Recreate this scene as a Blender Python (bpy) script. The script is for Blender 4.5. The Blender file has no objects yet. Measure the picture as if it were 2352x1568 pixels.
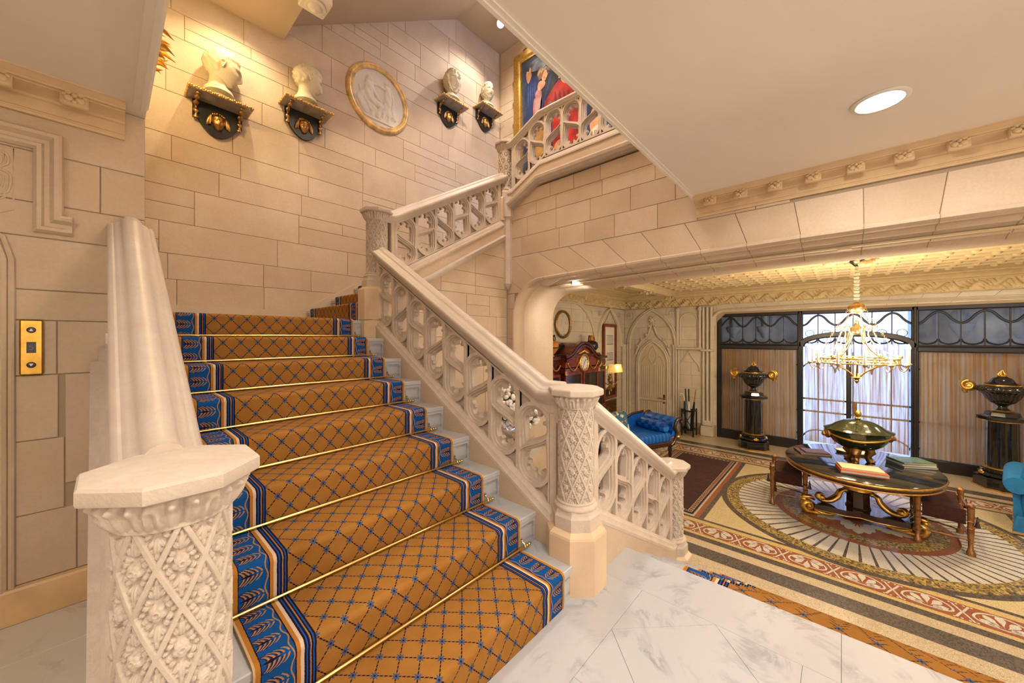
import bpy, bmesh, math, random
import numpy as np
from mathutils import Vector, Matrix
from mathutils.geometry import delaunay_2d_cdt
PI = math.pi
random.seed(7)
SC = bpy.context.scene
COL = SC.collection

# ------------------------------------------------------------------ camera
# world: +X runs from the stair towards the lobby windows, +Y up the first flight, z = 0 is the marble landing
FOC, HORIZON, YAW, EYE = 840.0, 776.0, math.radians(42.0), 1.363
cam_d = bpy.data.cameras.new('camera'); cam = bpy.data.objects.new('camera', cam_d); COL.objects.link(cam)
cam_d.sensor_fit = 'HORIZONTAL'; cam_d.sensor_width = 36.0
cam_d.lens = 36.0 * FOC / 2352.0
cam_d.shift_y = -(784.0 - HORIZON) / 2352.0
cam_d.clip_start = 0.02; cam_d.clip_end = 200
cam.location = (0, 0, EYE)
cam.rotation_euler = (PI / 2, 0, YAW - PI / 2)
SC.camera = cam

# ------------------------------------------------------------------ colour management, world, sampling
SC.view_settings.view_transform = 'Standard'
SC.view_settings.look = 'None'
SC.view_settings.gamma = 1.0
SC.view_settings.use_curve_mapping = False
SC.view_settings.exposure = 0.46
SC.cycles.use_denoising = True
SC.cycles.use_adaptive_sampling = True; SC.cycles.adaptive_threshold = 0.12; SC.cycles.adaptive_min_samples = 16
SC.cycles.max_bounces = 6
SC.cycles.diffuse_bounces = 3
SC.cycles.glossy_bounces = 3
SC.cycles.transmission_bounces = 4
SC.cycles.transparent_max_bounces = 10
SC.cycles.caustics_reflective = False
SC.cycles.caustics_refractive = False
SC.cycles.sample_clamp_indirect = 6.0
W = bpy.data.worlds.new('world'); SC.world = W; W.use_nodes = True
_bg = W.node_tree.nodes['Background']
_bg.inputs[0].default_value = (0.42, 0.58, 1.0, 1); _bg.inputs[1].default_value = 4.2

def lamp(name, kind, loc, energy, color, size=0.1, aim=None, spot=None, blend=0.4):
    d = bpy.data.lights.new(name, kind); o = bpy.data.objects.new(name, d); COL.objects.link(o)
    d.energy = energy; d.color = color; o.location = loc
    if kind == 'AREA': d.shape = 'DISK'; d.size = size
    else: d.shadow_soft_size = size
    if spot: d.spot_size = math.radians(spot); d.spot_blend = blend
    if aim is not None:
        o.rotation_euler = (Vector(aim) - Vector(loc)).to_track_quat('-Z', 'Y').to_euler()
    return o
SOFT = (1.0, 0.92, 0.83); AMBER = (1.0, 0.72, 0.36)
ZC = 2.613                                            # landing ceiling
DOWNLIGHTS = [(2.73, -0.15), (1.05, -0.15), (-0.75, -0.15), (2.73, -1.9), (1.05, -1.9), (-0.75, -1.9), (-0.75, 1.6)]
for i, (x, y) in enumerate(DOWNLIGHTS):               # the light of the recessed downlights
    lamp('downlight_lamp', 'AREA', (x, y, ZC - 0.014), 13 if y < 1 else 4, SOFT, 0.15)
FILL_LIGHTS = [(-2.04, -0.6, 1.75), (-0.3, -3.24, 1.75), (1.9, -3.24, 1.75)]  # made-up wall lamps behind the viewer, added to lift the ceiling
for (x, y, z), e in zip(FILL_LIGHTS, (16, 46, 46)): lamp('fill_light_lamp', 'POINT', (x, y, z), e, SOFT, 0.12)
lamp('soffit_lamp', 'SPOT', (0.90, 4.60, 4.955), 50, (1.0, 0.79, 0.45), 0.03, (0.98, 4.90, 1.5), 130, 0.7)
lamp('ceiling_spot_lamp', 'SPOT', (4.60, 4.42, 6.78), 62, SOFT, 0.03, (3.9, 4.8, 3.0), 120, 0.7)
lamp('well_fill_lamp', 'POINT', (2.5, 2.3, 6.85), 290, (1.0, .84, .66), 0.12)  # unseen lamp added to light the whole stairwell evenly
lamp('arch_spot_lamp', 'SPOT', (3.79, 2.38, 2.02), 22, SOFT, 0.03, (6.0, 3.9, 0.8), 110, 0.6)
for (x, y, e) in ((5.2, 2.9, 16), (7.9, 3.0, 18), (5.0, -1.8, 15), (7.8, -1.9, 15)):  # area fill added under the lobby ceiling, no fittings there
    lamp('lobby_fill_lamp', 'AREA', (x, y, 2.36), e, (1.0, 0.86, 0.66), 0.12)

# ------------------------------------------------------------------ geometry helpers
class G:
    """collects geometry; build() links it as one mesh object"""
    def __init__(s): s.v = []; s.f = []; s.uv = None
    def add(s, vs, fs):
        o = len(s.v); s.v += [tuple(v) for v in vs]; s.f += [tuple(i + o for i in f) for f in fs]; return s
    def box(s, x0, x1, y0, y1, z0, z1):
        return s.add([(x, y, z) for z in (z0, z1) for y in (y0, y1) for x in (x0, x1)],
                     [(0, 2, 3, 1), (4, 5, 7, 6), (0, 1, 5, 4), (2, 6, 7, 3), (0, 4, 6, 2), (1, 3, 7, 5)])
    def cbox(s, x0, x1, y0, y1, z0, z1, c=0.01):
        """box with its top and bottom edges and its corners chamfered"""
        c = min(c, (x1 - x0) * .45, (y1 - y0) * .45, (z1 - z0) * .45)
        def ring(i, z): return [(x0 + i + c, y0 + i, z), (x1 - i - c, y0 + i, z), (x1 - i, y0 + i + c, z), (x1 - i, y1 - i - c, z),
                                (x1 - i - c, y1 - i, z), (x0 + i + c, y1 - i, z), (x0 + i, y1 - i - c, z), (x0 + i, y0 + i + c, z)]
        return s.loft([ring(c, z0), ring(0, z0 + c), ring(0, z1 - c), ring(c, z1)])
    def loft(s, rings, closed=True, caps=True):
        n = len(rings[0]); vs = [p for r in rings for p in r]; fs = []
        for k in range(len(rings) - 1):
            for i in range(n if closed else n - 1):
                j = (i + 1) % n
                fs.append((k * n + i, k * n + j, (k + 1) * n + j, (k + 1) * n + i))
        if caps and closed:
            fs.append(tuple(range(n - 1, -1, -1))); fs.append(tuple((len(rings) - 1) * n + i for i in range(n)))
        return s.add(vs, fs)
    def lathe(s, prof, n=24, c=(0, 0, 0), sx=1, sy=1, phase=0, mod=None):
        rings = []
        for r, z in prof:
            rg = []
            for i in range(n):
                a = 2 * PI * i / n + phase; q = r * (mod(a, z) if mod else 1)
                rg.append((c[0] + q * math.cos(a) * sx, c[1] + q * math.sin(a) * sy, c[2] + z))
            rings.append(rg)
        return s.loft(rings)
    def tube(s, pts, r=0.01, n=8, closed=False, flat=1.0):
        pts = [Vector(p) for p in pts]; m = len(pts); rings = []
        rr = r if isinstance(r, (list, tuple)) else [r] * m
        prev = None
        for k in range(m):
            if closed: t = pts[(k + 1) % m] - pts[k - 1]
            else: t = pts[min(k + 1, m - 1)] - pts[max(k - 1, 0)]
            t = t.normalized() if t.length > 1e-9 else Vector((0, 0, 1))
            a = prev if prev is not None else (Vector((0, 0, 1)) if abs(t.z) < .9 else Vector((1, 0, 0)))
            u = (a - t * a.dot(t)); u = u.normalized() if u.length > 1e-6 else t.orthogonal().normalized()
            w = t.cross(u); prev = u
            rings.append([tuple(pts[k] + u * rr[k] * math.cos(2 * PI * i / n) + w * rr[k] * flat * math.sin(2 * PI * i / n)) for i in range(n)])
        if closed: rings.append(rings[0])
        return s.loft(rings, caps=not closed)
    def sweep(s, path, prof, N, closed=False, caps=True):
        """prof (a, b): a across the path inside its plane, b along the plane normal N; mitred corners"""
        N = Vector(N).normalized(); P = [Vector(p) for p in path]; m = len(P); rings = []
        for k in range(m):
            a = P[k] - P[k - 1] if (k > 0 or closed) else P[1] - P[0]
            b = P[(k + 1) % m] - P[k] if (k < m - 1 or closed) else P[-1] - P[-2]
            a = a.normalized(); b = b.normalized()
            na = N.cross(a); nb = N.cross(b); q = na + nb
            q = q.normalized() if q.length > 1e-6 else na
            q = q / max(.35, q.dot(na))
            rings.append([tuple(P[k] + q * u + N * w) for u, w in prof])
        if closed: rings.append(rings[0])
        return s.loft(rings, caps=caps and not closed)
    def prism(s, loops, fn, t0, t1):
        """loops: outer polygon then holes, 2D; fn(u, v, t) -> 3D"""
        flat = [(float(p[0]), float(p[1])) for lp in loops for p in lp]; n = len(flat); fs = []; es = []; o = 0
        for lp in loops: es += [(o + i, o + (i + 1) % len(lp)) for i in range(len(lp))]; o += len(lp)
        cv, _, cf, ov, _, _ = delaunay_2d_cdt([Vector(p) for p in flat], es, [], 0, 1e-7)
        src = [q[0] if q else -1 for q in ov]; tri = []
        def inside(x, y, lp):
            c = False
            for i in range(len(lp)):
                (x0, y0), (x1, y1) = lp[i - 1], lp[i]
                if (y0 > y) != (y1 > y) and x < (x1 - x0) * (y - y0) / (y1 - y0) + x0: c = not c
            return c
        for t3 in cf:
            x = sum(cv[i].x for i in t3) / 3; y = sum(cv[i].y for i in t3) / 3
            if min(src[i] for i in t3) >= 0 and inside(x, y, loops[0]) and not any(inside(x, y, lp) for lp in loops[1:]): tri.append(tuple(src[i] for i in t3))
        vs = [fn(u, v, t0) for u, v in flat] + [fn(u, v, t1) for u, v in flat]
        for a, b, c in tri: fs.append((a, b, c)); fs.append((c + n, b + n, a + n))
        o = 0
        for lp in loops:
            m = len(lp)
            for i in range(m):
                j = (i + 1) % m; fs.append((o + i, o + j, o + j + n, o + i + n))
            o += m
        return s.add(vs, fs)
    def ball(s, c, r, n=12, m=8, sx=1, sy=1, sz=1):
        prof = [(max(1e-4, r * math.sin(PI * k / m)), -r * sz * math.cos(PI * k / m)) for k in range(m + 1)]
        return s.lathe(prof, n, c, sx, sy)
    def grid(s, nu, nv, fn, closed_u=False):
        vs = [fn(i / (nu if closed_u else nu - 1), j / (nv - 1)) for j in range(nv) for i in range(nu)]
        fs = []
        for j in range(nv - 1):
            for i in range(nu if closed_u else nu - 1):
                k = (i + 1) % nu; fs.append((j * nu + i, j * nu + k, (j + 1) * nu + k, (j + 1) * nu + i))
        return s.add(vs, fs)
    def xf(s, M):
        s.v = [tuple(M @ Vector(v)) for v in s.v]; return s
    def mesh(s, name, mat, smooth=None, fix=True):
        me = bpy.data.meshes.new(name); me.from_pydata(s.v, [], s.f); me.update()
        if fix:
            bm = bmesh.new(); bm.from_mesh(me); bmesh.ops.recalc_face_normals(bm, faces=bm.faces); bm.to_mesh(me); bm.free()
        if mat: me.materials.append(mat)
        if smooth:
            me.polygons.foreach_set('use_smooth', [True] * len(me.polygons))
            try: me.set_sharp_from_angle(angle=math.radians(smooth))
            except Exception: pass
        return me
    def build(s, name, mat, parent=None, smooth=None, loc=None, fix=True):
        return link(name, s.mesh(name, mat, smooth, fix), parent, loc)

def link(name, me, parent=None, loc=None, rot=None):
    o = bpy.data.objects.new(name, me); COL.objects.link(o)
    if parent: o.parent = parent
    if loc is not None: o.location = loc
    if rot is not None: o.rotation_euler = rot
    return o
def empty(name, loc=(0, 0, 0), rz=0.0, parent=None):
    o = link(name, None, parent, loc); o.rotation_euler = (0, 0, rz); o.empty_display_size = .1; return o
def tag(o, label, cat, group=None, kind=None):
    o['label'] = label; o['category'] = cat
    if group: o['group'] = group
    if kind: o['kind'] = kind
    return o
def thing(name, label, cat, loc=(0, 0, 0), rz=0.0, group=None, kind=None):
    return tag(empty(name, loc, rz), label, cat, group, kind)
def struct(o, label=None):
    o['kind'] = 'structure'
    if label: o['label'] = label
    return o
def copy_tree(o, parent=None):
    c = o.copy(); COL.objects.link(c); c.parent = parent
    for ch in [x for x in bpy.data.objects if x.parent == o]: copy_tree(ch, c)
    return c
def arc(cx, cy, r, a0, a1, n):
    return [(cx + r * math.cos(a0 + (a1 - a0) * i / n), cy + r * math.sin(a0 + (a1 - a0) * i / n)) for i in range(n + 1)]
def chaikin(pts, it=2):
    for _ in range(it):
        q = []
        for i in range(len(pts)):
            a, b = pts[i], pts[(i + 1) % len(pts)]
            q += [(a[0] * .75 + b[0] * .25, a[1] * .75 + b[1] * .25), (a[0] * .25 + b[0] * .75, a[1] * .25 + b[1] * .75)]
        pts = q
    return pts
def bez(p, n=12):
    """cubic bezier through control points p (4 of any dimension)"""
    out = []
    for i in range(n + 1):
        t = i / n; k = ((1 - t) ** 3, 3 * t * (1 - t) ** 2, 3 * t * t * (1 - t), t ** 3)
        out.append(tuple(sum(k[j] * p[j][d] for j in range(4)) for d in range(len(p[0]))))
    return out
def cat(pts, n=8, closed=False):
    """Catmull-Rom through pts"""
    m = len(pts); out = []
    g = (lambda i: pts[i % m]) if closed else (lambda i: pts[max(0, min(m - 1, i))])
    for k in range(m if closed else m - 1):
        a, b, c, d = g(k - 1), g(k), g(k + 1), g(k + 2)
        for i in range(n):
            t = i / n
            out.append(tuple(.5 * (2 * b[j] + (c[j] - a[j]) * t + (2 * a[j] - 5 * b[j] + 4 * c[j] - d[j]) * t * t + (3 * b[j] - a[j] - 3 * c[j] + d[j]) * t ** 3) for j in range(len(b))))
    if not closed: out.append(tuple(pts[-1]))
    return out
def spiral(cx, cy, r0, r1, a0, turns, n=28):
    return [(cx + (r0 + (r1 - r0) * i / n) * math.cos(a0 + turns * 2 * PI * i / n), cy + (r0 + (r1 - r0) * i / n) * math.sin(a0 + turns * 2 * PI * i / n)) for i in range(n + 1)]

# ------------------------------------------------------------------ materials
class X:
    """a value inside a shader node tree that can be written as an expression"""
    def __init__(s, nt, k): s.nt = nt; s.k = k
    def _m(s, op, *a):
        n = s.nt.nodes.new('ShaderNodeMath'); n.operation = op
        for i, q in enumerate((s,) + a):
            if isinstance(q, X): s.nt.links.new(q.k, n.inputs[i])
            else: n.inputs[i].default_value = float(q)
        return X(s.nt, n.outputs[0])
    def __add__(s, o): return s._m('ADD', o)
    def __sub__(s, o): return s._m('SUBTRACT', o)
    def __mul__(s, o): return s._m('MULTIPLY', o)
    def __truediv__(s, o): return s._m('DIVIDE', o)
    def __radd__(s, o): return s._m('ADD', o)
    def __rmul__(s, o): return s._m('MULTIPLY', o)
    def __rsub__(s, o): return (s * -1.0)._m('ADD', o)
    def lt(s, o): return s._m('LESS_THAN', o)
    def gt(s, o): return s._m('GREATER_THAN', o)
    def abs(s): return s._m('ABSOLUTE')
    def fract(s): return s._m('FRACT')
    def floor(s): return s._m('FLOOR')
    def mx(s, o): return s._m('MAXIMUM', o)
    def mn(s, o): return s._m('MINIMUM', o)
    def sin(s): return s._m('SINE')
    def sq(s): return s * s
    def sqrt(s): return s._m('SQRT')
    def ping(s, o): return s._m('PINGPONG', o)

def new_mat(name):
    m = bpy.data.materials.new(name); m.use_nodes = True
    return m, m.node_tree, m.node_tree.nodes['Principled BSDF']
def mixc(nt, fac, a, b):
    n = nt.nodes.new('ShaderNodeMix'); n.data_type = 'RGBA'
    for i, q in ((0, fac), (6, a), (7, b)):
        if isinstance(q, X): nt.links.new(q.k, n.inputs[i])
        elif hasattr(q, 'is_output'): nt.links.new(q, n.inputs[i])
        elif i == 0: n.inputs[i].default_value = q
        else: n.inputs[i].default_value = (*q, 1)
    return n.outputs[2]
def noise(nt, scale, detail=4, rough=.55, vec=None, coord='Object', out=0, dist=0.0):
    n = nt.nodes.new('ShaderNodeTexNoise'); n.inputs['Scale'].default_value = scale
    n.inputs['Detail'].default_value = detail; n.inputs['Roughness'].default_value = rough; n.inputs['Distortion'].default_value = dist
    if vec is None:
        t = nt.nodes.new('ShaderNodeTexCoord'); vec = t.outputs[coord]
    nt.links.new(vec, n.inputs['Vector']); return X(nt, n.outputs[out])
def bump(nt, b, h, strength=.2, dist=.002):
    n = nt.nodes.new('ShaderNodeBump'); n.inputs['Strength'].default_value = strength; n.inputs['Distance'].default_value = dist
    nt.links.new(h.k, n.inputs['Height']); nt.links.new(n.outputs[0], b.inputs['Normal'])
def ramp(nt, x, lo, hi):
    n = nt.nodes.new('ShaderNodeMapRange'); n.inputs[1].default_value = lo; n.inputs[2].default_value = hi
    nt.links.new(x.k, n.inputs[0]); return X(nt, n.outputs[0])
def plain(name, col, rough=.5, metal=0.0, var=0.0, scale=8, bmp=0.0, bscale=60, coat=0.0, spec=None, emit=None):
    m, nt, b = new_mat(name)
    b.inputs['Roughness'].default_value = rough; b.inputs['Metallic'].default_value = metal
    b.inputs['Base Color'].default_value = (*col, 1)
    if coat: b.inputs['Coat Weight'].default_value = coat; b.inputs['Coat Roughness'].default_value = .05
    if spec is not None: b.inputs['Specular IOR Level'].default_value = spec
    if var:
        f = ramp(nt, noise(nt, scale), .3, .7)
        nt.links.new(mixc(nt, f, tuple(c * (1 - var) for c in col), tuple(min(1, c * (1 + var)) for c in col)), b.inputs['Base Color'])
    if bmp: bump(nt, b, noise(nt, bscale, 3), bmp, .004)
    if emit: b.inputs['Emission Color'].default_value = (*emit[0], 1); b.inputs['Emission Strength'].default_value = emit[1]
    return m
def stone(name, c0, c1, rough=.75, per_object=.5, scale=3.0, bmp=.25):
    """limestone: soft blotches, fine grain, and a tone of its own for each block"""
    m, nt, b = new_mat(name); b.inputs['Roughness'].default_value = rough
    oi = nt.nodes.new('ShaderNodeObjectInfo'); rnd = X(nt, oi.outputs['Random'])
    blot = ramp(nt, noise(nt, scale, 3, .6), .32, .68)
    f = blot * (1 - per_object) + rnd * per_object
    base = mixc(nt, f, c0, c1)
    grain = ramp(nt, noise(nt, 55, 1, .7), .35, .7)
    nt.links.new(mixc(nt, grain * .16, base, tuple(c * .72 for c in c0)), b.inputs['Base Color'])
    bump(nt, b, noise(nt, 120, 1, .7), bmp, .003)
    return m
M = {}
M['stone'] = stone('limestone', (.56, .42, .285), (.70, .565, .415))
M['stone_w'] = stone('limestone_warm', (.52, .385, .255), (.62, .48, .34))
M['stone_carved'] = stone('limestone_carved', (.57, .465, .37), (.66, .555, .455), per_object=.15, scale=9, bmp=.35)
M['stone_polished'] = stone('limestone_polished', (.57, .47, .385), (.65, .555, .465), rough=.38, per_object=.15, scale=6, bmp=.08)
M['stone_lobby'] = stone('limestone_lobby', (.60, .52, .405), (.72, .645, .53), per_object=.35)
M['joint'] = plain('mortar', (.38, .285, .19), .9)
M['floor_joint'] = plain('floor_joint', (.30, .28, .26), .9)
M['plinth'] = plain('buff_marble', (.70, .52, .335), .38, var=.10, scale=5)
M['skirt'] = plain('honey_marble', (.66, .44, .22), .33, var=.12, scale=6)
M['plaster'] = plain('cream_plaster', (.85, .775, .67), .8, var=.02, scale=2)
M['plaster_shaded'] = plain('shaded_plaster', (.60, .47, .33), .8, var=.03, scale=3)  # cream plaster darkened, so the upper soffit's shade sits in the colour
M['cornice'] = plain('cornice_plaster', (.66, .47, .265), .7, var=.05, scale=12)
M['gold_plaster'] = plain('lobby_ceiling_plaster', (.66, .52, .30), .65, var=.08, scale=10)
M['door_paint'] = plain('cream_paint', (.62, .53, .385), .5)
M['brass'] = plain('brass', (.72, .50, .18), .22, 1.0)
M['pale_brass'] = plain('pale_brass', (.74, .60, .34), .3, 1.0, var=.15, scale=40)
M['brass_panel'] = plain('brass_panel', (.58, .34, .07), .34, 1.0, var=.25, scale=14)
M['gilt'] = plain('gilt', (.80, .50, .13), .34, 1.0, var=.2, scale=30, bmp=.3, bscale=90)
M['gilt_dark'] = plain('gilt_bronze', (.42, .235, .08), .38, 1.0, var=.35, scale=24, bmp=.3)
M['bronze_wood'] = plain('bronzed_wood', (.33, .155, .055), .38, .55, var=.35, scale=22, bmp=.4)
M['black_stone'] = plain('black_marble', (.012, .013, .014), .12, var=.5, scale=20, coat=.6)
M['iron'] = plain('dark_iron', (.035, .032, .034), .38, .5)
M['black'] = plain('black_lacquer', (.012, .012, .012), .3)
M['walnut'] = plain('dark_walnut', (.045, .018, .012), .22, coat=.5)
M['mahogany'] = plain('mahogany', (.20, .030, .010), .22, var=.35, scale=9, coat=.5)
M['mahogany_dark'] = plain('mahogany_dark', (.075, .014, .009), .2, var=.3, scale=9, coat=.5)
M['glass_dark'] = plain('cabinet_glass', (.035, .028, .020), .06, spec=.6)
M['plaster_cast'] = plain('bust_plaster', (.68, .58, .38), .55, var=.06, scale=10, bmp=.1)
M['relief'] = plain('relief_plaster', (.66, .59, .48), .6)
M['siena'] = plain('siena_marble', (.66, .42, .14), .3, var=.42, scale=9)
M['ebony'] = plain('ebonised_wood', (.016, .018, .017), .3, var=.3, scale=12)
M['white'] = plain('ivory_white', (.80, .76, .68), .55)
M['blue_silk'] = plain('blue_silk', (.006, .085, .42), .38, var=.25, scale=18)
M['blue_velvet'] = plain('blue_velvet', (.008, .17, .42), .6, var=.18, scale=24)
M['leather'] = plain('brown_leather', (.050, .013, .008), .85, var=.35, scale=30, bmp=.3)
M['orange'] = plain('orange_cloth', (.66, .095, .02), .6)
M['paper'] = plain('page_paper', (.74, .66, .50), .7)
M['brown_book'] = plain('brown_cover', (.11, .048, .034), .4)
M['green_book'] = plain('green_jacket', (.07, .13, .05), .3, var=.6, scale=25)
M['green_lac'] = plain('green_lacquer', (.016, .025, .008), .12, coat=.7)
M['terracotta'] = plain('orange_pottery', (.58, .21, .035), .25)
M['candle'] = plain('candle_ivory', (.80, .70, .50), .5)
def marble(name, c, veins, rough=.16):
    m, nt, b = new_mat(name); b.inputs['Roughness'].default_value = rough
    n = noise(nt, 2.2, 8, .62, dist=1.2); v = ramp(nt, (n - .5).abs(), .0, .045); v = 1.0 - v
    patch = ramp(nt, noise(nt, 5.5, 3), .46, .72)
    spot = ramp(nt, noise(nt, 26, 2), .70, .76) * .35
    oi = nt.nodes.new('ShaderNodeObjectInfo'); tone = X(nt, oi.outputs['Random']) * .25
    nt.links.new(mixc(nt, (v * patch * .75 + spot * patch).mn(.9), mixc(nt, tone, c, tuple(q * .88 for q in c)), veins), b.inputs['Base Color'])
    return m
M['marble'] = marble('white_marble', (.50, .50, .515), (.24, .245, .27))
M['marble_warm'] = marble('warm_white_marble', (.70, .65, .55), (.48, .42, .33), .25)

def mosaic(name, col, dark, scale=95, mixf=.45):
    """tiny tesserae: one tone per voronoi cell, grout between them"""
    m, nt, b = new_mat(name); b.inputs['Roughness'].default_value = .22
    t = nt.nodes.new('ShaderNodeTexCoord')
    v = nt.nodes.new('ShaderNodeTexVoronoi'); v.inputs['Scale'].default_value = scale; nt.links.new(t.outputs['Object'], v.inputs['Vector'])
    e = nt.nodes.new('ShaderNodeTexVoronoi'); e.feature = 'DISTANCE_TO_EDGE'; e.inputs['Scale'].default_value = scale; nt.links.new(t.outputs['Object'], e.inputs['Vector'])
    sx = nt.nodes.new('ShaderNodeSeparateColor'); nt.links.new(v.outputs['Color'], sx.inputs[0])
    tone = X(nt, sx.outputs[0]); grout = X(nt, e.outputs[0]).lt(.07)
    c = mixc(nt, tone * mixf, col, dark)
    nt.links.new(mixc(nt, grout * .55, c, (.16, .12, .08)), b.inputs['Base Color'])
    return m
M['m_ivory'] = mosaic('mosaic_ivory', (.66, .54, .36), (.40, .29, .16))
M['m_white'] = mosaic('mosaic_white', (.74, .70, .62), (.55, .50, .42), 110, .3)
M['m_dark'] = mosaic('mosaic_charcoal', (.045, .038, .034), (.24, .20, .17))
M['m_yellow'] = mosaic('mosaic_yellow', (.66, .47, .16), (.62, .52, .32))
M['m_rust'] = mosaic('mosaic_rust', (.40, .125, .045), (.20, .055, .025), 95, .75)
M['m_speck'] = mosaic('mosaic_speckled', (.62, .44, .13), (.05, .04, .03), 60, 1.0)
M['m_cream'] = mosaic('mosaic_cream', (.70, .58, .33), (.60, .43, .17))

def carpet(name):
    """stair runner: tan trellis with blue stars, striped inner band, blue border with palmettes; uv in metres"""
    m, nt, b = new_mat(name); b.inputs['Roughness'].default_value = .95; b.inputs['Specular IOR Level'].default_value = .1
    uvn = nt.nodes.new('ShaderNodeUVMap'); sp = nt.nodes.new('ShaderNodeSeparateXYZ'); nt.links.new(uvn.outputs[0], sp.inputs[0])
    u = X(nt, sp.outputs[0]); v = X(nt, sp.outputs[1])
    jit = (noise(nt, 330, 2, .6, vec=uvn.outputs[0]) - .5) * .0045
    Wd = 1.25
    e = (Wd / 2) - (u - Wd / 2).abs() + jit                    # distance from the nearer edge
    # trellis
    a = (u - Wd / 2) / .099 + v / .116; c = (u - Wd / 2) / .099 - v / .116
    da = ((a + .5).fract() - .5).abs() * .0753; dc = ((c + .5).fract() - .5).abs() * .0753
    dash = ((v * 520.0).sin()).gt(-.75)
    line = ((da + jit * .6).mn(dc + jit * .6)).lt(.0023) * dash
    # the stars sit on the crossings
    dstar = da.mx(dc); cross = ((u / .0055).fract() * 0.0 + dstar)
    star = cross.lt(.0105) * (da.mn(dc).lt(.0042)).mx(cross.lt(.0065))
    core = cross.lt(.0032)
    plus = ((da - dc).abs()).lt(.0035) * cross.lt(.0125)
    star = star.mx(plus)
    tanv = ramp(nt, noise(nt, 7, 3, vec=uvn.outputs[0]), .3, .7); fuzz = ramp(nt, noise(nt, 420, 2, vec=uvn.outputs[0]), .25, .75)
    tan = mixc(nt, fuzz * .35, mixc(nt, tanv, (.31, .138, .026), (.37, .168, .037)), (.19, .076, .012))
    DK = (.016, .006, .016); BL = (.008, .085, .32)
    col = mixc(nt, line, tan, DK)
    col = mixc(nt, star, col, (.055, .085, .165)); col = mixc(nt, core, col, DK)
    # stripes  e in [.132,.180]
    s_ = e - .140
    strip = mixc(nt, ((s_ / .0105).fract()).lt(.42), DK, BL)
    strip = mixc(nt, (e - .1645).abs().lt(.0018), strip, (.42, .17, .03))
    col = mixc(nt, e.lt(.182), col, strip)
    cream = mixc(nt, e.lt(.133), (.62, .47, .32), (.42, .175, .03))
    col = mixc(nt, e.lt(.144), col, cream)
    # blue border with alternating palmettes, p runs across (0 outer .. 1 inner), q along the runner
    p = (e - .020) / .100; per = .17
    q = ((v / per).fract() - .5) * per; alt = ((v / (per * .5)).floor() * .5).fract().gt(.25)
    q2 = ((v / (per * .5)).fract() - .5) * (per * .5)
    px = p * .100
    aq = (q2 + jit).abs()
    spear = (aq - (.0052 - ((p - .30).abs() * .017))).lt(0.0) * p.gt(.05) * p.lt(.75)
    leaf = (aq * 0.0)
    for k, (p0, op) in enumerate(((.20, .10), (.34, .12), (.48, .13), (.62, .13), (.76, .12))):
        bend = (p - p0) - (aq / .030).sq() * op * -2.2 - alt * .05
        leaf = leaf.mx((bend.abs()).lt(.030) * aq.lt(.030 - .0024 * abs(k - 2)) * aq.gt(.003))
    stem = ((q2 * 0.0 + (p - .90) - ((v * (2 * PI / per * 2)).sin() * .05)).abs()).lt(.022)
    dark_arcs = (aq * 0.0)  # dark woven arcs beside the tan leaves
    for k, (p0, op) in enumerate(((.17, .10), (.31, .12), (.45, .13), (.59, .13))):
        bend = (p - p0 + .018) - (aq / .030).sq() * op * -2.2 - alt * .05
        dark_arcs = dark_arcs.mx((bend.abs()).lt(.026) * aq.lt(.031) * aq.gt(.005))
    blue = mixc(nt, fuzz * .5, (.008, .080, .27), (.005, .045, .175))
    blue = mixc(nt, dark_arcs * .9, blue, DK); blue = mixc(nt, leaf.mx(stem), blue, (.40, .185, .06)); blue = mixc(nt, spear, blue, DK)
    blue = mixc(nt, (p - 1.0).abs().lt(.03), blue, DK); blue = mixc(nt, p.lt(.03), blue, DK)
    col = mixc(nt, e.lt(.121), col, blue)
    edge = mixc(nt, e.lt(.006), (.40, .17, .03), (.55, .38, .20))
    col = mixc(nt, e.lt(.020), col, edge)
    nt.links.new(col, b.inputs['Base Color'])
    return m
M['carpet'] = carpet('runner_carpet')
# ------------------------------------------------------------------ ashlar
def clip_poly(sub, clip):
    """Sutherland-Hodgman, clip convex and counter-clockwise"""
    out = list(sub)
    for i in range(len(clip)):
        a, b = clip[i], clip[(i + 1) % len(clip)]
        ins = lambda p: (b[0] - a[0]) * (p[1] - a[1]) - (b[1] - a[1]) * (p[0] - a[0]) >= -1e-9
        src, out = out, []
        for k in range(len(src)):
            p, q = src[k - 1], src[k]
            ip, iq = ins(p), ins(q)
            if ip != iq:
                d = (b[0] - a[0]) * (q[1] - p[1]) - (b[1] - a[1]) * (q[0] - p[0])
                t = ((b[0] - a[0]) * (a[1] - p[1]) - (b[1] - a[1]) * (a[0] - p[0])) / d
                out.append((p[0] + t * (q[0] - p[0]), p[1] + t * (q[1] - p[1])))
            if iq: out.append(q)
        if not out: return []
    return out
def shrink(poly, d):
    """move every edge of a convex ccw polygon inwards by d"""
    n = len(poly); cx = sum(p[0] for p in poly) / n; cy = sum(p[1] for p in poly) / n
    out = []
    for i in range(n):
        a, b, c = poly[i - 1], poly[i], poly[(i + 1) % n]
        e1 = Vector((b[0] - a[0], b[1] - a[1])); e2 = Vector((c[0] - b[0], c[1] - b[1]))
        if e1.length < 1e-6 or e2.length < 1e-6: continue
        n1 = Vector((-e1.y, e1.x)).normalized(); n2 = Vector((-e2.y, e2.x)).normalized()
        m = n1 + n2
        if m.length < 1e-6: continue
        m.normalize(); m = m / max(.3, m.dot(n1))
        out.append((b[0] + m.x * d, b[1] + m.y * d))
    return out
def area(poly): return .5 * sum(poly[i - 1][0] * poly[i][1] - poly[i][0] * poly[i - 1][1] for i in range(len(poly)))
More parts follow.
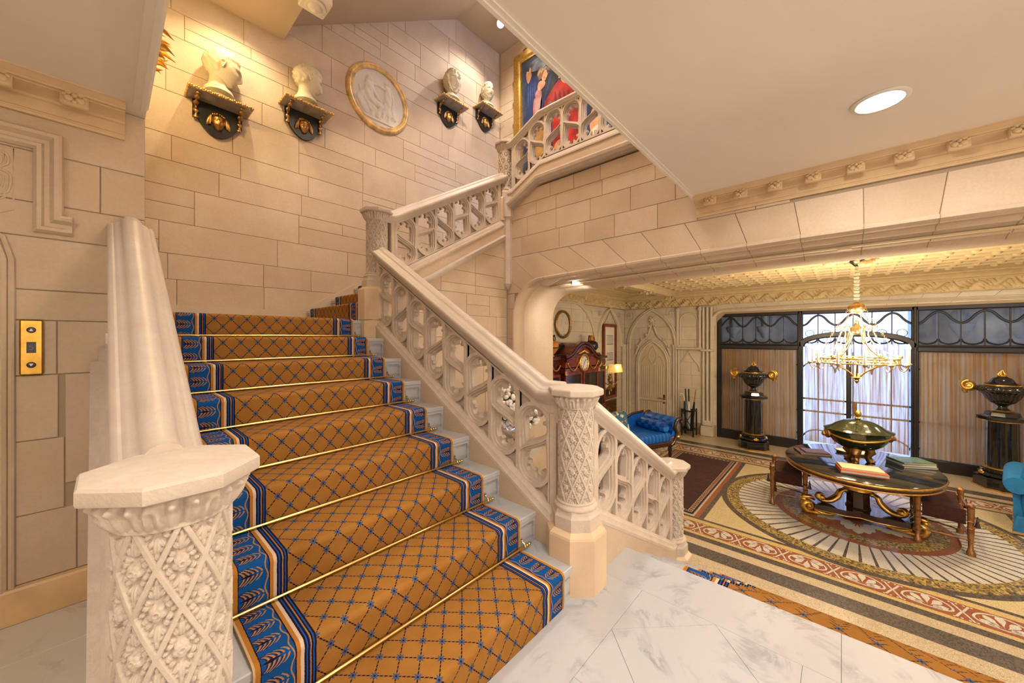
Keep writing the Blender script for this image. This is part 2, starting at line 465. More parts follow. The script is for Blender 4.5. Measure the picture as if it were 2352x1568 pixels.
def block(parent, fn, poly, t=.014, mat=None, ch=.003, name='stone_block'):
    p0 = shrink(poly, .0018); p1 = shrink(poly, .0018 + ch)
    if len(p0) < 3 or len(p0) != len(p1) or area(p1) < 1e-4: return
    g = G(); g.loft([[fn(u, v, -t) for u, v in p0], [fn(u, v, -ch) for u, v in p0], [fn(u, v, 0) for u, v in p1]])
    return g.build(name, mat or M['stone'], parent)
def ashlar(parent, fn, clip, seed, hs=(.24, .30, .36, .42), ws=(.42, .95), mat=None, split=.22, skip=None):
    """broken ashlar: uneven courses, some of them split in two"""
    rnd = random.Random(seed)
    u0 = min(p[0] for p in clip); u1 = max(p[0] for p in clip); v0 = min(p[1] for p in clip); v1 = max(p[1] for p in clip)
    v = v0
    while v < v1 - 1e-6:
        h = rnd.choice(hs)
        if v + h > v1 - .10: h = v1 - v
        u = u0 - rnd.random() * .4
        while u < u1:
            w = rnd.uniform(*ws); rects = []
            if rnd.random() < split and h > .2:
                s = rnd.choice((.4, .5, .6)); wb = w * rnd.choice((.45, .6, 1.0))
                rects = [(u, u + w, v, v + h * s), (u, u + wb, v + h * s, v + h)]
                if wb < w: rects.append((u + wb, u + w, v + h * s, v + h))
            else: rects = [(u, u + w, v, v + h)]
            for a, b, c, d in rects:
                q = clip_poly([(a, c), (b, c), (b, d), (a, d)], clip)
                if len(q) >= 3 and area(q) > .004 and not (skip and skip(sum(p[0] for p in q) / len(q), sum(p[1] for p in q) / len(q))):
                    block(parent, fn, q, mat=mat)
            u += w
        v += h
def rect(a, b, c, d): return [(a, c), (b, c), (b, d), (a, d)]
def onYm(Y): return lambda u, v, t: (u, Y - t, v)           # wall that faces -Y; t > 0 stands proud
def onXm(X0): return lambda u, v, t: (X0 - t, u, v)         # wall that faces -X; u = y
def ccw(p): return p if area(p) > 0 else p[::-1]

LZ = -.825                                                   # lobby floor
UZ = 1.53                                                    # stair landing
# ---- bust wall
w = struct(G().box(.15, 5.44, 5.058, 5.35, 1.3, 7.1).build('wall_back', M['joint']), 'coursed limestone wall behind the busts')
ashlar(w, onYm(5.05), rect(.15, 5.25, 1.64, 7.0), 3, hs=(.26, .32, .36, .40, .44), ws=(.5, 1.05))
# ---- lift wall
w = struct(G().box(-2.2, .15, 2.958, 3.2, 0, 2.75).build('wall_left', M['joint']), 'stone wall with the lift call panel')
for k, (a, b, c, d) in enumerate([(-.8, -.10, .17, .50), (-.10, .15, .17, .62), (-.8, -.14, .50, .86), (-.14, .15, .62, 1.18), (-.8, -.16, .86, 1.18),
                                  (-.8, -.165, 1.18, 1.45), (-.165, .15, 1.18, 1.45), (-.8, .15, 1.45, 1.60), (-.8, .15, 1.60, 1.86), (-.8, .15, 1.86, 2.03),
                                  (-.8, -.02, 2.03, 2.28), (-.02, .15, 2.03, 2.28), (-.8, .15, 2.28, 2.613),
                                  (-2.2, -.8, .17, .9), (-2.2, -.8, .9, 1.7), (-2.2, -.8, 1.7, 2.613)]):
    block(w, onYm(2.95), rect(a, b, c, d), mat=M['stone_w'])
# label moulding over the panel, door roll, engraved tracery panel
LAB = [(0, 0), (0, .012), (.012, .03), (.026, .03), (.034, .018), (.05, .02), (.066, .045), (.08, .05), (.09, .04), (.094, 0)]
trim1 = struct(G().sweep([(-1.6, 2.95, 2.29), (-.238, 2.95, 2.29), (-.238, 2.95, 1.885), (-.115, 2.95, 1.885)], LAB, (0, -1, 0)).build('trim_1', M['stone_w'], smooth=30), 'angular hood moulding on the lift wall')
g = G()
for dx, r in ((0, .012), (-.026, .018)):
    g.tube([(-.302 + dx, 2.945, 0.0), (-.302 + dx, 2.945, 1.74), (-.325 + dx, 2.945, 1.84), (-.60 + dx, 2.945, 2.02)], r, 8)
struct(g.build('trim_2', M['stone_w'], smooth=40), 'roll moulding around the lift doorway')
g = G()
for d in (0, .026):
    g.tube([(-1.2, 2.951, 2.27 - d), (-.296 - d, 2.951, 2.27 - d), (-.296 - d, 2.951, 1.98 + d * 2), (-.6, 2.951, 2.25 - d + -.45)], .005, 6)
g.tube([(x, 2.951, z) for x, z in cat([(-.345, 2.25), (-.315, 2.235), (-.312, 2.195), (-.335, 2.165), (-.305, 2.14), (-.312, 2.06), (-.345, 2.05)], 5)], .006, 6)
g.tube([(x, 2.951, z) for x, z in cat([(-.36, 2.235), (-.333, 2.22), (-.333, 2.19), (-.36, 2.165), (-.325, 2.13), (-.33, 2.075)], 5)], .004, 6)
struct(g.build('trim_3', M['stone_w'], smooth=40), 'engraved tracery panel on the lift wall')
struct(G().sweep([(-2.2, 2.95, 0), (.0, 2.95, 0)], [(0, 0), (0, .028), (.155, .028), (.165, .02), (.17, 0)], (0, -1, 0)).build('baseboard_left', M['skirt']), 'honey marble skirting under the lift wall')
# ---- stairwell side wall behind the ceiling edge, walls around the landing behind the viewer
struct(G().box(-.05, .15, 3.2, 5.06, 1.3, 5.2).build('wall_side', M['stone']))
struct(G().box(-2.4, -2.2, -3.4, 3.2, -.9, 2.8).build('wall_rear', M['stone_w']))
struct(G().box(-2.4, 9.3, -3.6, -3.4, -.9, 2.8).build('wall_front', M['stone_w']))
# ---- arch wall between stair and lobby
AC = -.14
def arch_path(Yj, z0, zt, rise, r, n=10):
    """left jamb foot, up, round the corner, nearly flat head with a slight rise, down the far jamb; (y, z)"""
    half = [(Yj, z0)] + [(Yj - r + r * math.cos(a), zt - r + r * math.sin(a)) for a in np.linspace(0, PI / 2, n)]
    yl = Yj - r
    half += [(yl + (AC - yl) * t, zt + rise * math.sin(t * PI / 2)) for t in (.12, .25, .4, .55, .7, .85, 1.0)]
    return half + [(2 * AC - y, z) for y, z in half[-2::-1]]
AP = arch_path(3.08, LZ, 1.985, .045, .34)
outer = [(3.46, LZ), (3.46, 3.25), (-3.5, 3.25), (-3.5, LZ)]
op = [(y + (.10 if y > AC else -.10) * (1 if z < 1.9 else .6), z + (.10 if z > LZ + .01 else 0)) for y, z in AP]
poly = [outer[0], outer[1], outer[2], outer[3]] + op[::-1]
w = struct(G().prism([poly], lambda u, v, t: (t, u, v), 3.608, 4.28).build('wall_right', M['joint']), 'stone wall with the wide flat arch into the lobby')
ashlar(w, onXm(3.6), ccw(rect(.3, 3.42, 2.43, 3.25)), 11, hs=(.17, .24, .30), ws=(.30, .62))
# fanned voussoirs over the arch
yb = [3.05 - .352 * k for k in range(18)]
yt = [AC + (y - AC) * (1.10 + .035 * abs(y - AC)) for y in yb]
for k in range(len(yb) - 1):
    zb = [1.97 if abs(y - AC) > 2.75 else 2.105 + .045 * math.cos((y - AC) / 3.0 * PI / 2) for y in (yb[k], yb[k + 1])]
    q = clip_poly(ccw([(yb[k], zb[0]), (yb[k + 1], zb[1]), (yt[k + 1], 2.428), (yt[k], 2.428)]), ccw(rect(-3.4, 3.42, 2.0, 2.43)))
    if len(q) > 2: block(w, onXm(3.6), ccw(q), mat=M['stone'], name='voussoir')
for z0, z1 in ((-.825, -.3), (-.3, .25), (.25, .80), (.80, 1.35), (1.35, 1.75), (1.75, 1.948)):
    block(w, onXm(3.6), ccw(rect(3.20, 3.42, z0, z1)))
block(w, onXm(3.6), ccw([(3.42, 1.95), (3.42, 2.216), (3.05, 1.97), (3.05, 1.95)]))
MLD = [(.13, -.01), (.13, .025), (.118, .038), (.10, .034), (.088, .012), (.078, -.02), (.088, -.06), (.078, -.11), (.058, -.13), (.062, -.2), (.05, -.25),
       (.032, -.30), (.022, -.33), (.03, -.37), (.02, -.42), (.0, -.45), (0, -.70), (.13, -.70)]
a_ = struct(G().sweep([(3.6, y, z) for y, z in AP], MLD, (-1, 0, 0)).build('trim_4', M['stone'], smooth=35), 'moulded stone arch opening to the lobby')
# thin joints across the arch mouldings
for k in range(1, 17):
    y = yb[k]
    if abs(y - AC) < 2.85:
        z = 1.985 + .045 * math.cos((y - AC) / 2.9 * PI / 2)
        g = G(); g.sweep([(3.6, y + .0025, z), (3.6, y - .0025, z)], [(u - .001 if i else u, wv + .0015) for i, (u, wv) in enumerate(MLD[:16])] + [(.13, -.45)], (-1, 0, 0))
        g.build('mortar_joint', M['joint'], a_)
# light track on the arch soffit
trk = thing('light_track', 'thin cream lighting track along the arch soffit', 'light track', (3.86, 0, 0))
g = G(); g.sweep([(3.6, y, z - .004) for y, z in AP if z > 1.975], [(.048, -.235), (.034, -.235), (.034, -.262), (.048, -.262)], (-1, 0, 0)); g.xf(Matrix.Translation((-3.86, 0, 0)))
g.build('rail', M['gold_plaster'], trk)
G().box(-.036, .0, -.06, .02, 2.045, 2.06).build('junction_box', M['gold_plaster'], trk)
# ---- wall below the second flight
w = struct(G().prism([[(1.87, LZ), (3.62, LZ), (3.62, 2.86), (1.87, 1.80)]], lambda u, v, t: (u, t, v), 3.328, 3.46).build('wall_under_stair', M['joint']), 'stone wall under the second flight')
ashlar(w, onYm(3.32), [(1.87, LZ), (3.585, LZ), (3.585, 2.74), (1.87, 1.72)], 21, hs=(.26, .32, .36), ws=(.34, .62), split=.15)
# ---- gallery wall with the painting, gallery floor
w = struct(G().box(5.258, 5.45, -.5, 5.06, 2.8, 7.1).build('wall_gallery', M['joint']), 'stone wall of the upper gallery')
ashlar(w, onXm(5.25), ccw(rect(1.0, 5.05, 2.95, 7.0)), 31, hs=(.26, .32, .36), ws=(.45, .9))
struct(G().box(3.7, 5.26, -.5, 5.06, 2.72, 2.90).build('floor_gallery', M['marble']))
struct(G().box(3.62, 3.75, -.6, .95, 2.90, 7.1).build('wall_gallery_near', M['stone']))
# ---- ceilings
struct(G().prism([[(-2.3, -3.5), (3.61, -3.5), (3.61, .98), (.15, .98), (.15, 2.96), (-2.3, 2.96)]], lambda u, v, t: (u, v, t), ZC, 2.86).build('ceiling', M['plaster']), 'cream plaster ceiling over the landing')
g = G(); g.box(.15, 3.6, .975, .992, ZC - .014, ZC + .03); g.box(.16, 3.6, .955, .978, ZC - .007, ZC)
struct(g.build('trim_5', M['plaster']), 'thin bead along the ceiling edge')
EDG = [(0, 0), (.0, -.012), (.012, -.028), (.03, -.03), (.036, -.018), (.058, -.014), (.062, 0)]
g = G(); g.loft([[(.155 - a, 2.80 if k == 0 else .98, ZC + b) for a, b in EDG] for k in (0, 1)]); struct(g.build('trim_6', M['plaster'], smooth=30), 'moulded bead on the ceiling edge beside the stair')
g = G(); g.box(.10, 1.45, .98, 5.06, 4.99, 5.16)
g.loft([[(1.449, y, 5.155), (4.158, y, 7.0), (5.26, y, 7.0), (5.26, y, 7.2), (1.449, y, 7.2)] for y in (3.36, 5.06)])
struct(g.build('ceiling_upper', M['plaster_shaded']), 'sloping plaster soffit above the busts')
struct(G().prism([rect(1.43, 2.15, .98, 3.36)], lambda u, v, t: (u, v, t), 7.19, 7.25).build('skylight_blocker', M['plaster']))  # unseen sheets added over the outer roof panes to cut the skylight
struct(G().prism([rect(2.91, 3.64, .98, 3.36)], lambda u, v, t: (u, v, t), 7.19, 7.25).build('skylight_blocker', M['plaster']))
# stairwell lantern: walls and a glazed roof light over the open well
g = G(); g.box(.0, .15, .98, 3.3, 2.86, 5.0); g.box(.15, 3.62, .90, .98, 2.86, 7.2)
struct(g.build('wall_well', M['stone']), 'stone wall above the landing ceiling')
g = G()
for x in (1.45, 2.17, 2.89, 3.62): g.box(x - .02, x + .02, .98, 3.36, 7.16, 7.2)
g.box(1.43, 3.64, .98, 1.02, 7.16, 7.2); g.box(1.43, 3.64, 3.32, 3.36, 7.16, 7.2)
sk = struct(g.build('window_1', M['iron']), 'roof light over the stairwell')
struct(G().box(3.62, 5.26, -.5, 3.36, 7.1, 7.2).build('ceiling_gallery', M['plaster']))
struct(G().box(1.40, 1.45, .98, 3.36, 5.16, 7.2).build('wall_lantern', M['plaster']))
# ---- plaster cornices with rosettes
CORN = [(0, 0), (0, .02), (.012, .026), (.016, .018), (.024, .02), (.03, .012), (.082, .012), (.086, .022), (.096, .026), (.104, .038), (.113, .062), (.122, .092),
        (.126, .094), (.128, .112), (.134, .116), (.142, .130), (.152, .140), (.156, .150), (.161, .152), (.161, 0)]
def rosette_mesh():
    g = G(); s = .036; K = 1.3
    g.cbox(-s, s, -.02, .006, -s, s, .004)
    for k in range(4):
        a = PI / 4 + k * PI / 2
        g.ball((.02 * math.cos(a), .008, .02 * math.sin(a)), .0135, 8, 6, 1, .7)
        g.ball((.026 * math.cos(a + PI / 4), .008, .026 * math.sin(a + PI / 4)), .008, 7, 5, 1, .7)
    g.ball((0, .011, 0), .009, 8, 6)
    g.xf(Matrix.Scale(K, 4)); return g.mesh('rosette', M['cornice'], 40)
RM = rosette_mesh()
c1 = struct(G().sweep([(3.6, .976, 2.452), (3.6, -3.4, 2.452)], CORN, (-1, 0, 0)).build('trim_7', M['cornice'], smooth=25), 'plaster cornice with rosettes above the arch')
for k in range(17):
    link('rosette', RM, c1, (3.498, .847 - .2305 * k, 2.562), (math.radians(18), 0, PI / 2))
c2 = struct(G().sweep([(-2.2, 2.95, 2.452), (.07, 2.95, 2.452)], CORN, (0, -1, 0)).build('trim_8', M['cornice'], smooth=25), 'plaster cornice with rosettes above the lift wall')
for k in range(9):
    link('rosette', RM, c2, (-.105 - .2305 * k, 2.848, 2.562), (math.radians(18), 0, PI))
# ---- landing floor
fl = struct(G().prism([[(-2.3, -3.5), (2.25, -3.5), (2.25, 1.2), (.145, 1.2), (.145, 2.96), (-2.3, 2.96)]], lambda u, v, t: (u, v, t), -.14, -.0045).build('floor', M['floor_joint']), 'veined white marble landing')
def slab(poly, z=0.0, mat=None, t=.03, name='marble_slab', gap=.0006, par=None):
    p0 = shrink(ccw(poly), gap); p1 = shrink(ccw(poly), gap + .0006)
    if len(p0) != len(p1) or len(p0) < 3: return
    g = G(); g.loft([[(x, y, z - t) for x, y in p0], [(x, y, z - .0012) for x, y in p0], [(x, y, z) for x, y in p1]])
    return g.build(name, mat or M['marble'], par or fl)
for k in range(4): slab(rect(1.941, 2.272, 1.2 - 1.2 * (k + 1), 1.2 - 1.2 * k), t=.05)
slab(rect(.145, 1.941, .80, 1.2))
# field: a lozenge set in the square beyond the joint
x0, x1, y0, y1 = 1.26, 1.941, .12, .80
slab([(1.586, .80), (1.941, .80), (1.941, .446)]); slab([(1.586, .80), (1.941, .446), (1.60, .12), (1.26, .47)]); slab([(1.26, .80), (1.586, .80), (1.26, .47)])
slab([(1.941, .446), (1.941, .12), (1.60, .12)]); slab([(1.26, .47), (1.60, .12), (1.26, .12)])
for i in range(-3, 2):
    for j in range(-5, 1):
        if (i, j) == (1, 0): continue
        a = 1.26 + .681 * (i - 1); b = .12 + .68 * j
        slab(rect(a, a + .681, b, b + .68))
for k in range(5): slab(rect(-2.2, -.62, 2.92 - .64 * (k + 1), 2.92 - .64 * k), mat=M['marble_warm'])
for k in range(5): slab(rect(-.62, .145, 2.92 - .64 * (k + 1) + .3, 2.92 - .64 * k + (.3 if k else 0)), mat=M['marble_warm'])

# ------------------------------------------------------------------ stairs
T1, R1, Y1, XL, XR = .295, .17, 1.053, .145, 1.705
def step_mesh(wd, T, R, mat):
    """one marble step, local x across 0..wd, y depth 0..T, z 0..R top; riser with sunk end panels"""
    g = G(); g.box(0, wd, .012, T + .03, 0, R - .03)
    g.cbox(0, wd, -.006, T + .03, R - .032, R, .004)
    for a, b in ((0, .17), (wd - .17, wd)):
        g.box(a, b, .002, .014, R - .05, R - .03); g.box(a, b, .002, .014, 0, .02); g.box(a, a + .018, .002, .014, .02, R - .05); g.box(b - .018, b, .002, .014, .02, R - .05)
        g.box(a + .034, b - .034, .006, .014, .036, R - .066)
    return g.mesh('step', mat)
st = thing('staircase', 'white marble staircase rising from the landing', 'staircase', (XL, Y1, 0))
sm = step_mesh(XR - XL, T1, R1, M['marble'])
for k in range(9):
    if k == 8:
        G().cbox(0, XR - XL, -.006, 5.05 - 3.413, R1 - .032, R1, .004).build('landing_slab', M['marble'], st, loc=(0, T1 * 8, R1 * 8))
        G().box(0, XR - XL, .004, .2, 0, R1 - .03).build('riser', M['marble'], st, loc=(0, T1 * 8, R1 * 8))
    else: link('step', sm, st, (0, T1 * k, R1 * k))
T2, R2, X2 = .30, .172, 1.705
st2 = thing('staircase', 'white marble second flight along the bust wall', 'staircase', (X2, 5.05, UZ))
sm2 = step_mesh(5.05 - 3.47, T2, R2, M['marble'])
for k in range(7): link('step', sm2, st2, (T2 * k, 0, R2 * k), (0, 0, -PI / 2))
st3 = thing('staircase', 'short carpeted flight of marble steps down to the lobby', 'staircase', (2.257, 1.2, LZ))
sm3 = G().cbox(0, .33, -4.58, 0, 0, .165, .004).mesh('step', M['marble'])
for k in range(1, 5): link('step', sm3, st3, (.31 * (k - 1), 0, .165 * (4 - k)))
G().box(-.2, .02, -4.58, 0, 0, .70).build('riser', M['marble'], st3)
# skirtings along the bust wall
g = G(); g.prism([[(.15, UZ), (1.62, UZ), (1.62, 1.70), (.15, 1.70)]], lambda u, v, t: (u, t, v), 5.022, 5.055)
g.prism([[(1.62, 1.45), (3.8, 1.45 + 2.18 * .576), (3.8, 1.705 + 2.18 * .573), (1.62, 1.705)]], lambda u, v, t: (u, t, v), 5.022, 5.055)
struct(g.build('baseboard_back', M['stone']), 'stone skirting rising along the bust wall')

# ------------------------------------------------------------------ stair runner
def runner(name, n, T, R, x0, x1, label, frame, top=0.0, landing=0.0, down=False, extra=None):
    """carpet over n risers; frame(s, h, x) maps run, rise and width to the world"""
    path = [(0.0, 0.0)]
    rr = .026; off = .012
    for k in range(n):
        s0 = k * T - off; h0 = k * R; hz = (k + 1) * R + off
        path[-1:] = [(s0, h0 + (off if k else 0))]
        path += [(s0 - .004 * math.sin(PI * q), h0 + (off if k else 0) + (R - rr) * q) for q in (.3, .6, .85)]
        path += [(s0 - .006 + rr - rr * math.cos(a), hz - rr + rr * math.sin(a)) for a in np.linspace(0, PI / 2, 7)]
        end = (k + 1) * T - off if k < n - 1 else k * T + landing
        m = max(4, int((end - s0) / .05))
        path += [(s0 + rr + (end - s0 - rr) * q, hz + .002 * math.sin(PI * q * 1.0)) for q in np.linspace(.12, 1, m)]
    L = [0.0]
    for a, b in zip(path, path[1:]): L.append(L[-1] + math.hypot(b[0] - a[0], b[1] - a[1]))
    nx = 15; Wd = 1.25; vs = []; uvs = []
    for (s, h), l in zip(path, L):
        for i in range(nx):
            q = i / (nx - 1); x = x0 + (x1 - x0) * q
            vs.append(frame(s, h, x)); uvs.append((Wd * q, l))
    for (s, h), l in zip(path, L):
        for i in (0, nx - 1):
            vs.append(frame(s + .006, h - .010, x0 if i == 0 else x1)); uvs.append((0, l))
    fs = [(j * nx + i, j * nx + i + 1, (j + 1) * nx + i + 1, (j + 1) * nx + i) for j in range(len(path) - 1) for i in range(nx - 1)]
    o = len(path) * nx
    for j in range(len(path) - 1):
        fs.append((j * nx, (j + 1) * nx, o + 2 * j + 2, o + 2 * j)); fs.append((j * nx + nx - 1, o + 2 * j + 1, o + 2 * j + 3, (j + 1) * nx + nx - 1))
    g = G(); g.add(vs, fs); me = g.mesh(name, M['carpet'], 60)
    ul = me.uv_layers.new(name='UVMap')
    for lp in me.loops: ul.data[lp.index].uv = uvs[lp.vertex_index]
    ob = link(name, me); tag(ob, label, 'carpet'); return ob
runner('stair_runner', 9, T1, R1, .30, 1.55, 'tan trellis stair runner with blue borders on the main flight', lambda s, h, x: (x, Y1 + s, h), landing=1.35)
runner('stair_runner', 5, T2, R2, 3.63, 4.88, 'tan trellis stair runner on the second flight by the bust wall', lambda s, h, x: (X2 + s, x, UZ + .012 + h), landing=.3)
runner('stair_runner', 4, .31, .165, -1.05, .78, 'tan trellis stair runner on the steps down to the lobby', lambda s, h, x: (3.497 + .02 - s, x, LZ + h), landing=.29)
ORD = ['lowest', 'second', 'third', 'fourth', 'fifth', 'sixth', 'seventh', 'topmost']
rod = G(); rod.tube([(.275, 0, 0), (1.585, 0, 0)], .0085, 10); rodm = rod.mesh('rod', M['brass'], 50)
fin = G(); fin.lathe([(.001, 0), (.008, .002), (.012, .010), (.008, .018), (.004, .022), (.007, .028), (.010, .034), (.006, .042), (.001, .046)], 10); fin.xf(Matrix.Rotation(PI / 2, 4, 'Y'))
finm = fin.mesh('finial', M['brass'], 60)
brk = G(); brk.tube([(0, .018, -.02), (0, .004, -.012), (0, -.012, 0), (0, -.004, .016), (0, .012, .02), (0, .018, .034)], .0045, 6); brk.ball((0, .016, .036), .006, 6, 5); brk.ball((0, .016, -.022), .006, 6, 5); brkm = brk.mesh('bracket', M['brass'], 50)
for k in range(8):
    r = thing('stair_rod', ('%s brass stair rod%s on the main flight' % (ORD[k], '' if k in (0, 7) else ' from the bottom')), 'stair rod', (0, Y1 + T1 * (k + 1) - .026, R1 * (k + 1) + .022), group='brass stair rods')
    link('rod', rodm, r)
    for x, q in ((1.585, 1), (.275, -1)):
        link('finial', finm, r, (x, 0, 0), (0, 0, 0 if q > 0 else PI)); link('bracket', brkm, r, (x - .012 * q, .004, 0))
# ------------------------------------------------------------------ newel posts
def octa(w, z, rot=PI / 8, r=None):
    R_ = (w / 2) / math.cos(PI / 8) if r is None else r
    return [(R_ * math.cos(rot + k * PI / 4), R_ * math.sin(rot + k * PI / 4), z) for k in range(8)]
def shaft_mesh():
    """round shaft carved with a lattice of ribs and a flower in every lozenge"""
    nu, nv, z0, z1, r0 = 520, 420, .454, .987, .0905
    th = np.arange(nu) / nu * 2 * PI; z = np.linspace(z0, z1, nv); TH, ZZ = np.meshgrid(th, z)
    u = TH * 8 / (2 * PI); v = (ZZ - z0) / .1777
    a = (u + v) % 1.0; b = (u - v) % 1.0
    ra = np.minimum(a, 1 - a) * .0725; rb = np.minimum(b, 1 - b) * .0725
    rib = np.minimum(ra, rb)
    sm = lambda x, e0, e1: (lambda t: t * t * (3 - 2 * t))(np.clip((x - e0) / (e1 - e0), 0, 1))
    hrib = .0128 * (1 - sm(rib, .0048, .0066)) - .002 * (1 - sm(rib, .0008, .0022)) * 0
    x = ((a - .5) + (b - .5)) / 2 * .0785 * 1.0; y = ((a - .5) - (b - .5)) / 2 * .1777
    def ell(cx, cy, rx, ry, h, rot=0.0):
        X_ = (x - cx) * math.cos(rot) + (y - cy) * math.sin(rot); Y_ = -(x - cx) * math.sin(rot) + (y - cy) * math.cos(rot)
        d = (X_ / rx) ** 2 + (Y_ / ry) ** 2
        vein = .0013 * np.exp(-(X_ / (rx * .22)) ** 2)
        return np.where(d < 1, h * np.sqrt(np.clip(1 - d, 0, 1)) - vein, 0)
    H = np.zeros_like(x)
    # leaf sprays towards the four corners
    for s in (1, -1):
        H = np.maximum(H, ell(0, s * .046, .0085, .021, .0075))
        H = np.maximum(H, ell(0, s * .063, .0050, .013, .0070))
        for q in (1, -1):
            H = np.maximum(H, ell(q * .0105, s * .040, .0062, .0125, .0068, -q * s * .6))
            H = np.maximum(H, ell(q * .0085, s * .053, .0046, .0085, .0062, -q * s * .5))
            H = np.maximum(H, ell(q * .0195, s * .013, .0075, .0090, .0070, q * s * .7))
            H = np.maximum(H, ell(q * .0155, s * .0235, .0060, .0090, .0066, -q * s * .9))
        H = np.maximum(H, ell(s * .0265, 0, .0065, .0060, .0062))
    # five-petalled flower
    r = np.hypot(x, y * .92); ang = np.arctan2(y, x)
    pet = .0155 * (.80 + .26 * np.abs(np.cos(2.5 * (ang + .3))))
    H = np.where(r < pet, np.maximum(.0052 + .0032 * np.sin(np.clip(r / pet, 0, 1) * PI * .9), H * 0), H)
    H = np.where(r < .0062, .0098, H); H = np.where(r < .0034, .0072, H)
    fine = .0005 * np.sin(x * 1300 + y * 500) * np.sin(y * 1100 - x * 300)
    edge = 1 - sm(np.minimum(ZZ - z0, z1 - ZZ), .0, .004)
    h = np.where(rib < .0062, hrib, 1.45 * np.maximum(H, 0) + np.where(H > 0, fine, 0)); h = h * (1 - edge) + .008 * edge
    R_ = r0 + h - .002
    vs = np.stack([R_ * np.cos(TH), R_ * np.sin(TH), ZZ], -1).reshape(-1, 3)
    i = np.arange(nu); j = np.arange(nv - 1)
    A = (j[:, None] * nu + i[None, :]); B = (j[:, None] * nu + (i[None, :] + 1) % nu)
    F = np.stack([A, B, B + nu, A + nu], -1).reshape(-1, 4)
    me = bpy.data.meshes.new('shaft'); me.vertices.add(len(vs)); me.vertices.foreach_set('co', vs.ravel())
    me.loops.add(F.size); me.loops.foreach_set('vertex_index', F.ravel()); me.polygons.add(len(F))
    me.polygons.foreach_set('loop_start', np.arange(len(F)) * 4); me.polygons.foreach_set('use_smooth', np.ones(len(F), bool))
    me.update(calc_edges=True); me.validate(); me.materials.append(M['stone_carved']); return me
def capital_mesh():
    nu, nv = 240, 30
    th = np.arange(nu) / nu * 2 * PI; t = np.linspace(0, 1, nv)
    g = G(); vs = []
    for q in t:
        for a in th:
            k = 8; ph = (a * k / (2 * PI)) % 1.0; c = abs(ph - .5) * 2
            rr = .096 + .024 * q ** 1.6 + .006 * math.sin(PI * min(1, q * 1.2))
            leaf = .017 * math.sin(PI * min(1, q * 1.05)) ** .7 * (1 - c ** 2.5) * (.70 + .30 * math.cos(a * k * 5)) - .006 * (c > .9)
            curl = .016 * math.exp(-((q - .76) / .15) ** 2) * (math.cos(a * k * 3 + PI) * .5 + .5)
            if q < .10: leaf = .007 * math.sin(PI * q / .10); curl = 0
            R_ = rr + leaf + curl
            vs.append((R_ * math.cos(a), R_ * math.sin(a), .972 + .076 * q))
    fs = [(j * nu + i, j * nu + (i + 1) % nu, (j + 1) * nu + (i + 1) % nu, (j + 1) * nu + i) for j in range(nv - 1) for i in range(nu)]
    g.add(vs, fs); return g.mesh('capital', M['stone_carved'], 70, fix=False)
NW = {}
NW['shaft'] = shaft_mesh(); NW['capital'] = capital_mesh()
g = G(); g.loft([octa(.262, 1.043), octa(.286, 1.049), octa(.290, 1.055), octa(.290, 1.077), octa(.282, 1.083), octa(.22, 1.090), octa(.06, 1.096)])
NW['cap'] = g.mesh('cap', M['stone_carved'], 20)
g = G(); g.loft([octa(.252, .30), octa(.252, .388), octa(.236, .402), octa(.222, .430)]); NW['base_block'] = g.mesh('base_block', M['stone_carved'])
g = G(); g.lathe([(.10, .418), (.120, .424), (.1225, .432), (.118, .440), (.108, .444), (.105, .450), (.108, .455), (.104, .462), (.094, .464)], 48); NW['ring'] = g.mesh('ring', M['stone_carved'], 50)
g = G(); g.loft([octa(.318, .0), octa(.318, .292), octa(.310, .304), octa(.262, .322), octa(.250, .322)]); NW['plinth'] = g.mesh('plinth', M['plinth'])
def newel(loc, label, plinth_down=0.0):
    t = thing('newel_post', label, 'newel post', loc, group='carved newel posts')
    for k in ('plinth', 'base_block', 'ring', 'shaft', 'capital', 'cap'): link(k, NW[k], t)
    return t
NX, NY = 1.786, 1.123
newel((.105, 1.108, 0), 'large carved newel post with lozenge lattice beside the lift wall')
newel((NX, NY, 0), 'carved newel post between the main flight and the lobby steps')
newel((3.355, NY, LZ), 'carved newel post at the foot of the lobby steps')
n4 = newel((NX, 3.40, UZ), 'carved newel post where the first flight turns to the second')
G().loft([octa(.318, -.34), octa(.318, .01)]).build('plinth_foot', M['plinth'], n4)
n5 = newel((3.65, 3.40, 2.92), 'carved newel post at the gallery corner by the painting')
g = G(); g.loft([octa(.001, -.92), octa(.13, -.84), octa(.13, .02), octa(.17, .04), octa(.17, .3)]); g.build('pendant_drop', M['stone_carved'], n5, loc=(-.06, -.09, 0))

